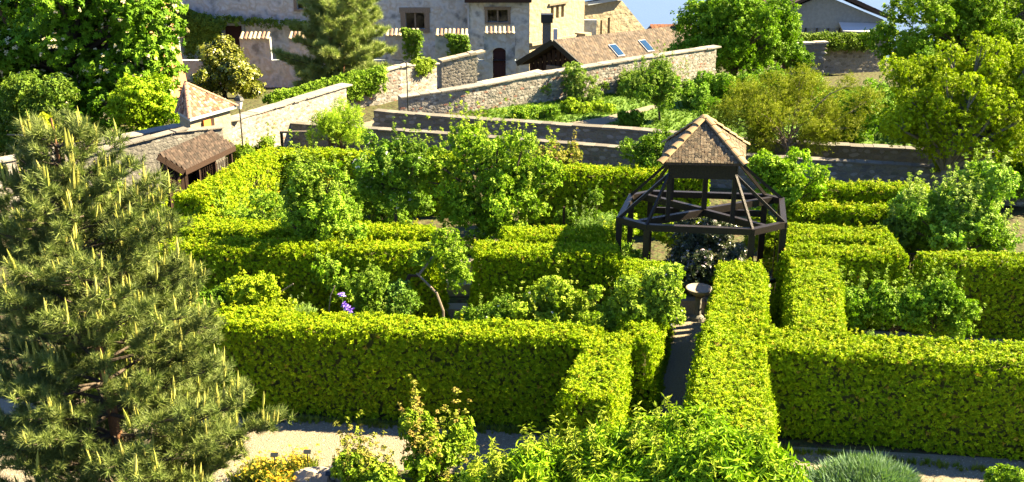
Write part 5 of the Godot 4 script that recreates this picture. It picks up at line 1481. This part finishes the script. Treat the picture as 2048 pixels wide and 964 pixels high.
func garden_trees() -> void:
	tree("pear_tree", "big leafy fruit tree with upright shoots in the middle of the maze", "tree", Vector3(-0.6, 0, -26.0), Vector3(-0.7, 2.55, -26.0), Vector3(1.65, 1.5, 1.2), {trunk = 0.08, lobes = 44, part = 0.22, count = 3900, size = 0.15, c1 = Color(0.085, 0.15, 0.010), c2 = Color(0.16, 0.235, 0.018), shoots = 190, shoot_len = 1.5, c3 = Color(0.24, 0.31, 0.025), inner = 0.2, mesh = S.ovate, extra = [[Vector3(-0.2, 1.2, -25.3), 0.5], [Vector3(-0.9, 0.9, -25.2), 0.45], [Vector3(0.4, 1.0, -25.2), 0.4]]})
	tree("apple_tree", "loose fruit tree hanging over the middle hedge beyond the irises", "tree", Vector3(-4.7, 0, -23.9), Vector3(-4.6, 2.15, -23.9), Vector3(1.0, 1.25, 0.85), {trunk = 0.06, lobes = 30, part = 0.22, count = 1700, size = 0.15, c1 = Color(0.10, 0.17, 0.012), c2 = Color(0.16, 0.235, 0.025), shoots = 110, shoot_len = 1.4, inner = 0.2, extra = [[Vector3(-4.2, 1.3, -22.6), 0.4], [Vector3(-3.9, 1.0, -22.3), 0.3]]})
	tree("cherry_tree", "slim tree with a bare stem and white blossoms behind the second hedge", "tree", Vector3(-3.0, 0, -25.6), Vector3(-3.0, 2.95, -25.6), Vector3(0.95, 1.0, 0.8), {trunk = 0.045, lobes = 26, part = 0.24, count = 1700, size = 0.14, shoots = 60, c1 = Color(0.07, 0.135, 0.015), c2 = Color(0.13, 0.20, 0.025), bloom = 60, bloom_size = 0.09, bloom_c = Color(0.65, 0.65, 0.6), fork = 0.72})
	tree("quince_tree", "bright green leafy tree just behind the pavilion brace", "tree", Vector3(7.6, 0, -27.0), Vector3(7.3, 2.35, -26.8), Vector3(0.95, 0.75, 0.7), {trunk = 0.05, lobes = 13, part = 0.32, count = 1100, size = 0.17, c1 = Color(0.10, 0.18, 0.010), c2 = Color(0.18, 0.26, 0.018)})
	tree("lilac_tree", "small dark green tree left of the pavilion roof", "tree", Vector3(4.4, 0, -30.4), Vector3(4.35, 2.1, -30.4), Vector3(0.8, 0.8, 0.7), {trunk = 0.04, lobes = 10, count = 800, size = 0.15, c1 = Color(0.06, 0.11, 0.01), c2 = Color(0.11, 0.17, 0.015)})
	tree("tamarisk_tree", "feathery lime green tree in front of the mossy wall's left end", "tree", Vector3(-6.0, 0, -34.8), Vector3(-6.0, 1.9, -34.8), Vector3(1.05, 0.85, 0.8), {trunk = 0.05, lobes = 16, part = 0.3, count = 1700, size = 0.16, mesh = S.fine, c1 = Color(0.13, 0.20, 0.012), c2 = Color(0.21, 0.28, 0.02), stems = 2})
	tree("olive_tree", "bushy grey green tree with upright shoots at the right edge", "tree", Vector3(11.3, 0, -24.9), Vector3(11.4, 1.75, -24.9), Vector3(1.65, 1.1, 1.0), {trunk = 0.06, lobes = 24, part = 0.3, count = 3000, size = 0.18, mesh = S.ovate, c1 = Color(0.09, 0.16, 0.018), c2 = Color(0.17, 0.25, 0.035), shoots = 150, c3 = Color(0.25, 0.33, 0.07), stems = 3})
	tree("medlar_tree", "small glossy leaved tree leaning over the sunken path", "tree", Vector3(2.15, 0, -18.75), Vector3(2.72, 2.05, -18.9), Vector3(0.72, 0.6, 0.6), {trunk = 0.03, stems = 2, lobes = 14, part = 0.34, count = 1300, size = 0.13, c1 = Color(0.10, 0.155, 0.015), c2 = Color(0.18, 0.235, 0.03), bloom = 26, bloom_size = 0.05, bloom_c = Color(0.7, 0.7, 0.62), fork = 0.6})
	# beds between the hedges
	var beds := [
		["dogwood_shrub", "yellow green shrub with trailing stems behind the near hedge", Vector3(-5.5, 0, -21.0), Vector3(0.95, 0.95, 0.6), Color(0.13, 0.18, 0.008), Color(0.21, 0.25, 0.012), 1000, 0.15],
		["sage_shrub", "pale grey green bushy herb beside the irises", Vector3(-4.35, 0, -20.4), Vector3(0.42, 0.72, 0.4), Color(0.12, 0.18, 0.04), Color(0.2, 0.27, 0.09), 520, 0.11],
		["dark_shrub", "dark rounded shrub between the pine and the yellow green shrub", Vector3(-6.9, 0, -20.8), Vector3(0.8, 0.85, 0.6), Color(0.05, 0.10, 0.008), Color(0.09, 0.15, 0.012), 900, 0.15],
		["currant_bush", "dark leafy currant bush right of the purple irises", Vector3(-3.1, 0, -21.1), Vector3(0.85, 0.9, 0.4), Color(0.06, 0.11, 0.01), Color(0.13, 0.19, 0.02), 900, 0.13],
		["currant_bush", "dark leafy currant bush under the rose arch", Vector3(-2.35, 0, -20.7), Vector3(0.5, 0.75, 0.35), Color(0.05, 0.10, 0.01), Color(0.10, 0.16, 0.02), 500, 0.13],
		["photinia_shrub", "glossy spring green shrub nearest the steps behind the near hedge", Vector3(-0.35, 0, -20.9), Vector3(0.6, 0.85, 0.5), Color(0.06, 0.12, 0.01), Color(0.12, 0.18, 0.02), 900, 0.13],
		["photinia_shrub", "bright blossoming shrub in the middle of the bed behind the near hedge", Vector3(0.75, 0, -20.6), Vector3(0.8, 0.98, 0.6), Color(0.12, 0.18, 0.012), Color(0.21, 0.26, 0.03), 1500, 0.13],
		["photinia_shrub", "bright leafy shrub beside the hedge end left of the pavilion", Vector3(1.75, 0, -20.4), Vector3(0.75, 0.98, 0.6), Color(0.12, 0.18, 0.012), Color(0.20, 0.25, 0.03), 1500, 0.13],
		["euonymus_shrub", "golden green shrub at the foot of the wooden shed", Vector3(-9.7, 0, -27.7), Vector3(0.75, 0.85, 0.55), Color(0.15, 0.22, 0.006), Color(0.24, 0.30, 0.01), 1100, 0.13],
		["hazel_shrub", "sunny green shrub below the slanting hedge", Vector3(-7.5, 0, -27.4), Vector3(1.1, 0.9, 0.7), Color(0.10, 0.17, 0.015), Color(0.17, 0.24, 0.03), 1200, 0.14],
		["hazel_shrub", "loose green shrub in the bed left of the orange tinged one", Vector3(-6.2, 0, -26.8), Vector3(1.05, 0.95, 0.7), Color(0.09, 0.16, 0.015), Color(0.16, 0.23, 0.03), 1100, 0.14],
		["spirea_shrub", "orange tinged golden shrub in the second bed", Vector3(-5.6, 0, -28.4), Vector3(0.65, 1.05, 0.55), Color(0.22, 0.19, 0.015), Color(0.30, 0.24, 0.02), 800, 0.13],
		["elder_shrub", "tall fresh green shrub behind the loose fruit tree", Vector3(-4.9, 0, -27.9), Vector3(0.8, 1.0, 0.6), Color(0.09, 0.16, 0.015), Color(0.16, 0.23, 0.03), 1200, 0.15],
		["weigela_shrub", "green shrub filling the bed behind the slim blossoming tree", Vector3(-3.4, 0, -28.2), Vector3(1.05, 0.95, 0.7), Color(0.07, 0.13, 0.012), Color(0.13, 0.20, 0.025), 1200, 0.15],
		["broom_shrub", "yellow flowering low shrub below the big leafy tree", Vector3(-2.35, 0, -26.6), Vector3(0.7, 0.5, 0.5), Color(0.18, 0.20, 0.01), Color(0.30, 0.28, 0.015), 700, 0.12],
		["trellis_vine", "trained green vine on the small trellis before the far hedge", Vector3(2.2, 0, -27.2), Vector3(0.85, 0.88, 0.35), Color(0.06, 0.11, 0.01), Color(0.12, 0.19, 0.02), 800, 0.13],
		["fennel_clump", "feathery grey green clump beside the pavilion's left corner", Vector3(2.35, 0, -26.2), Vector3(0.6, 0.8, 0.45), Color(0.10, 0.16, 0.04), Color(0.17, 0.24, 0.08), 700, 0.14],
		["privet_shrub", "bright shrub between pavilion post and second row hedge", Vector3(2.75, 0, -25.9), Vector3(0.42, 0.85, 0.5), Color(0.12, 0.19, 0.01), Color(0.20, 0.26, 0.015), 700, 0.13],
		["azalea_shrub", "peach blossomed shrub against the mossy lower wall", Vector3(1.6, 0, -33.8), Vector3(0.85, 0.85, 0.5), Color(0.12, 0.15, 0.02), Color(0.22, 0.19, 0.05), 800, 0.14],
		["vine_shrub", "leafy vine beside the lamp in front of the mossy wall", Vector3(-8.7, 0, -34.6), Vector3(0.9, 0.8, 0.5), Color(0.08, 0.13, 0.012), Color(0.15, 0.20, 0.02), 900, 0.15],
		["jasmine_shrub", "green shrub tucked behind the shed's far end", Vector3(-8.3, 0, -33.0), Vector3(0.6, 0.8, 0.5), Color(0.08, 0.14, 0.012), Color(0.15, 0.22, 0.02), 700, 0.14],
		["pavilion_shrub", "sunlit shrub seen through the pavilion's open centre", Vector3(4.7, 0, -26.4), Vector3(0.9, 0.8, 0.5), Color(0.12, 0.18, 0.01), Color(0.20, 0.25, 0.015), 1000, 0.14],
		["pavilion_shrub", "sunlit shrub seen between the pavilion's right posts", Vector3(6.6, 0, -25.9), Vector3(0.5, 0.85, 0.4), Color(0.12, 0.18, 0.01), Color(0.20, 0.25, 0.015), 700, 0.14],
		["pavilion_shrub", "green climber leaning on the pavilion's left posts", Vector3(2.85, 0, -24.1), Vector3(0.32, 0.9, 0.6), Color(0.08, 0.14, 0.01), Color(0.14, 0.21, 0.02), 700, 0.13],
		["herb_clump", "pale green herb clump at the foot of the espaliers", Vector3(7.6, 0, -20.2), Vector3(0.45, 0.42, 0.35), Color(0.12, 0.18, 0.04), Color(0.2, 0.27, 0.09), 600, 0.11],
		["fern_clump", "upright dark plant in the gap behind the slatted gate", Vector3(9.6, 0, -24.8), Vector3(0.4, 0.95, 0.3), Color(0.05, 0.09, 0.02), Color(0.12, 0.18, 0.03), 500, 0.14],
		["viburnum_shrub", "dark shrub mass behind the squared double hedge", Vector3(10.4, 0, -25.9), Vector3(0.9, 0.95, 0.5), Color(0.05, 0.10, 0.01), Color(0.09, 0.15, 0.015), 800, 0.15],
	]
	for a: Array in beds:
		var o := {c1 = a[4], c2 = a[5], count = int(a[6] * 1.5), size = a[7] * 0.84, lobes = 15, part = 0.32, shoots = 14}
		if a[0] == "photinia_shrub":
			o.merge({bloom = 24, bloom_size = 0.06, bloom_c = Color(0.7, 0.7, 0.6)})
		if a[0] == "azalea_shrub":
			o.merge({bloom = 40, bloom_size = 0.1, bloom_c = Color(0.6, 0.32, 0.2)})
		if a[0] in ["fennel_clump", "herb_clump", "sage_shrub"]:
			o.mesh = S.fine
		bush(a[0], a[1], a[2], a[3], o)
	# espaliers behind the near right hedge
	var words := ["nearest the hedge arm", "in the middle of the row", "at the far end of the row"]
	for k in 3:
		var x := 7.25 + k * 0.98
		var t := tree("espalier_tree", "low espaliered fruit tree " + words[k], "tree", Vector3(x, 0, -20.75), Vector3(x, 1.05, -20.75), Vector3(0.62, 0.62, 0.22), {trunk = 0.03, lobes = 20, part = 0.42, count = 1000, shoots = 30, size = 0.13, c1 = Color(0.08, 0.15, 0.010), c2 = Color(0.15, 0.23, 0.02), group = "row of espaliered fruit trees"})
	# trellis post by the far hedge
	var t := thing("trellis_post", "bare dark stake with a slanting prop before the far hedge", "stake", Vector3(1.35, 0, -27.0))
	put(t, "stake", box_mesh(Vector3(0.06, 1.5, 0.06)), M.old_wood, Transform3D(Basis.IDENTITY, Vector3(1.4, 0.75, -26.9)))
	put(t, "prop", bar_mesh(Vector3(1.42, 0.8, -26.86), Vector3(1.85, 0.1, -26.7), 0.04, 0.04), M.old_wood)
	# tall purple irises
	t = thing("iris_clump", "tall stems of purple irises behind the near hedge", "flowers", Vector3(-3.45, 0, -20.2))
	rng.seed = 71
	var st := begin()
	var fl := Spray.new()
	var lv := Spray.new()
	for p: Array in [[-3.56, 1.62], [-3.52, 1.42], [-3.44, 1.36], [-3.38, 1.30], [-3.36, 1.15], [-3.28, 1.12], [-3.38, 0.98], [-3.32, 0.92]]:
		var top := Vector3(p[0], p[1], -20.3 + rng.randf_range(-0.1, 0.1))
		tube(st, [Vector3(top.x + 0.03, 0, top.z), top], [0.012, 0.009], 4)
		for k in 3:
			fl.add(Transform3D(frame((Vector3.UP + rv() * 0.7).normalized(), rng.randf_range(0.12, 0.17)), top + rv() * 0.03), tint(Color(0.20, 0.10, 0.55), Color(0.36, 0.26, 0.75), 0.2))
	for k in 30:
		lv.add(Transform3D(frame(Vector3.UP, rng.randf_range(0.4, 0.7)), Vector3(-3.4 + rng.randf_range(-0.3, 0.3), 0, -20.3 + rng.randf_range(-0.25, 0.25))), tint(Color(0.08, 0.14, 0.03), Color(0.14, 0.21, 0.06), 0.2))
	put(t, "stems", done(st), M.lawn)
	spray(t, "leaves", S.grass, M.leaf, lv)
	spray(t, "petals", S.flower, M.petal, fl)


func foreground() -> void:
	var peach := {trunk = 0.06, lobes = 34, part = 0.26, count = 6000, size = 0.16, mesh = S.narrow, mat = M.leaf, c1 = Color(0.09, 0.165, 0.009), c2 = Color(0.175, 0.25, 0.012), inner = 0.25, shoots = 60, shoot_len = 0.8, c3 = Color(0.26, 0.30, 0.03), fork = 0.45, droop = 0.1}
	tree("peach_tree", "peach tree with long bright leaves along the bottom edge", "tree", Vector3(2.2, 0, -11.9), Vector3(2.2, 2.35, -11.9), Vector3(1.75, 0.95, 1.1), peach)
	var side := peach.duplicate()
	side.count = 2600
	side.lobes = 14
	tree("peach_tree", "smaller long leaved tree touching the peach at the bottom centre", "tree", Vector3(0.25, 0, -12.4), Vector3(0.25, 1.95, -12.4), Vector3(0.9, 0.75, 0.7), side)
	bush("photinia_bush", "reddish tipped shrub standing out against the near hedge", Vector3(-1.28, 0, -15.6), Vector3(0.55, 0.68, 0.5), {count = 1100, size = 0.14, c1 = Color(0.09, 0.15, 0.01), c2 = Color(0.17, 0.22, 0.018), shoots = 50, c3 = Color(0.27, 0.19, 0.05), shoot_len = 1.2})
	bush("photinia_bush", "lower reddish tipped shrub beside the pale boulders", Vector3(-2.3, 0, -15.2), Vector3(0.5, 0.5, 0.45), {count = 900, size = 0.14, c1 = Color(0.09, 0.15, 0.01), c2 = Color(0.17, 0.22, 0.018), shoots = 40, c3 = Color(0.26, 0.20, 0.06), shoot_len = 1.2})
	bush("box_bush", "dark low box plant between the bottom shrubs", Vector3(-0.55, 0, -15.1), Vector3(0.45, 0.32, 0.4), {count = 500, size = 0.1, c1 = Color(0.03, 0.06, 0.01), c2 = Color(0.05, 0.09, 0.015)})
	bush("rockery_bush", "mid green ground bush in front of the boulders", Vector3(-2.0, 0, -14.4), Vector3(0.7, 0.4, 0.4), {count = 700, size = 0.13, c1 = Color(0.08, 0.14, 0.012), c2 = Color(0.15, 0.21, 0.02)})
	bush("corner_bush", "small green shrub in the lower right corner", Vector3(8.15, 0, -14.9), Vector3(0.3, 0.36, 0.3), {count = 400, size = 0.13, c1 = Color(0.09, 0.15, 0.012), c2 = Color(0.15, 0.22, 0.02)})
	structure("flower_bed", sheet([Vector2(-5.2, -12.0), Vector2(-4.9, -15.6), Vector2(-3.6, -16.3), Vector2(0.2, -15.9), Vector2(0.6, -12.0)], 0.03), M.soil)
	# yellow flowers
	rng.seed = 81
	var k := 0
	for a: Array in [["yellow wallflowers nearest the pine branches", -4.35, -15.9], ["yellow wallflowers in the middle of the clump by the path", -3.75, -16.05], ["orange yellow wallflowers in front beside the boulders", -3.85, -15.35], ["yellow wallflowers behind the boulders", -2.75, -15.95]]:
		var t := thing("wallflower_clump", a[0], "flowers", Vector3(a[1], 0, a[2]), "yellow wallflowers by the gravel path")
		var lv := Spray.new()
		var fl := Spray.new()
		for i in 60:
			lv.add(Transform3D(frame((Vector3.UP + rv() * 0.3).normalized(), rng.randf_range(0.2, 0.34)), Vector3(a[1] + rng.randfn(0, 0.17), 0.02, a[2] + rng.randfn(0, 0.13))), tint(Color(0.10, 0.14, 0.02), Color(0.18, 0.2, 0.03), 0.2))
		for i in 110:
			fl.add(Transform3D(frame((Vector3.UP + rv() * 0.5).normalized(), rng.randf_range(0.05, 0.085)), Vector3(a[1] + rng.randfn(0, 0.19), rng.randf_range(0.18, 0.40), a[2] + rng.randfn(0, 0.14))), tint(Color(0.42, 0.31, 0.02), Color(0.45, 0.24, 0.015) if k == 2 else Color(0.45, 0.37, 0.05), 0.15))
		spray(t, "leaves", S.grass, M.leaf, lv)
		spray(t, "petals", S.flower, M.petal, fl)
		k += 1
	# boulders
	var names := ["pale flat boulder on top of the rockery", "angular brownish boulder under the flat one", "white rounded boulder at the right of the rockery", "small grey boulder in front of the rockery", "broken grey boulder at the rockery's back"]
	k = 0
	for a: Array in [[-3.35, 0.26, -15.55, 0.36, 0.16, 0.25], [-3.22, 0.16, -15.3, 0.30, 0.26, 0.24], [-2.98, 0.22, -15.6, 0.26, 0.24, 0.22], [-3.42, 0.08, -14.95, 0.2, 0.14, 0.2], [-3.6, 0.12, -15.6, 0.22, 0.16, 0.18]]:
		rng.seed = 90 + k
		var st := SurfaceTool.new()
		st.begin(Mesh.PRIMITIVE_TRIANGLES)
		st.set_smooth_group(-1)
		var sp := SphereMesh.new()
		sp.radial_segments = 11
		sp.rings = 6
		var arr := sp.get_mesh_arrays()
		var vs: PackedVector3Array = arr[Mesh.ARRAY_VERTEX]
		var ix: PackedInt32Array = arr[Mesh.ARRAY_INDEX]
		for i in ix:
			var v := vs[i] * 2.0
			var f := 1.0 + bump_noise.get_noise_3dv(v * 0.9 + Vector3(k * 7, 0, 0)) * 0.55
			st.add_vertex(Vector3(v.x * a[3], v.y * a[4], v.z * a[5]) * f)
		var t := thing("boulder", names[k], "rock", Vector3(a[0], 0, a[2]), "rockery boulders")
		put(t, "stone", done(st), [M.basin, M.pale_bark, M.basin, M.masonry, M.masonry][k], Transform3D(Basis(Vector3(0.2, 1, 0.1).normalized(), k * 1.3), Vector3(a[0], a[1], a[2])))
		k += 1
	k = 0
	for a: Array in [["thin black plant label rising before the boulders", -3.05, -15.25], ["thin black plant label at the back of the rockery", -3.55, -15.95], ["thin black plant label among the yellow wallflowers", -4.1, -15.85]]:
		var t := thing("plant_label", a[0], "plant label", Vector3(a[1], 0, a[2]), "black plant labels in the flower bed")
		put(t, "stem", box_mesh(Vector3(0.016, 0.5, 0.016)), M.iron, Transform3D(Basis.IDENTITY, Vector3(a[1], 0.25, a[2])))
		put(t, "plate", box_mesh(Vector3(0.13, 0.012, 0.08)), M.iron, Transform3D(Basis(Vector3(1, 0, 0), 0.5), Vector3(a[1], 0.51, a[2])))
	# lavender
	rng.seed = 83
	var t := thing("lavender_clump", "grey green lavender clump spilling onto the gravel path", "plant", Vector3(5.9, 0, -15.4))
	var s := Spray.new()
	for i in 620:
		var x := rng.randfn(0, 0.34)
		var z := rng.randfn(0, 0.26)
		s.add(Transform3D(frame((Vector3(x * 0.9, 0.8, z * 0.9) + rv() * 0.25).normalized(), rng.randf_range(0.26, 0.46)), Vector3(6.05 + x, 0.03 + 0.22 * exp(-(x * x + z * z) * 4.0), -15.35 + z)), tint(Color(0.085, 0.155, 0.08), Color(0.145, 0.225, 0.125), 0.2))
	spray(t, "leaves", S.grass, M.leaf, s)
	# cut pale stem in front of the maze entrance
	t = thing("pruned_trunk", "pale pruned trunk with a cut stub at the maze entrance", "trunk", Vector3(1.95, 0, -14.6))
	var st := begin()
	tube(st, [Vector3(1.95, 0, -14.6), Vector3(1.94, 0.9, -14.6), Vector3(1.92, 1.35, -14.6), Vector3(1.98, 1.7, -14.6)], [0.04, 0.035, 0.032, 0.02], 7)
	put(t, "stem", done(st), M.pale_bark)
	st = begin()
	tube(st, [Vector3(1.92, 1.15, -14.6), Vector3(1.75, 1.13, -14.6), Vector3(1.66, 1.12, -14.6)], [0.022, 0.02, 0.018], 6)
	put(t, "stub", done(st), M.pale_bark)
	st = begin()
	tube(st, [Vector3(1.87, 1.18, -14.6), Vector3(1.86, 1.42, -14.6)], [0.055, 0.04], 8)
	put(t, "knot", done(st), M.white)
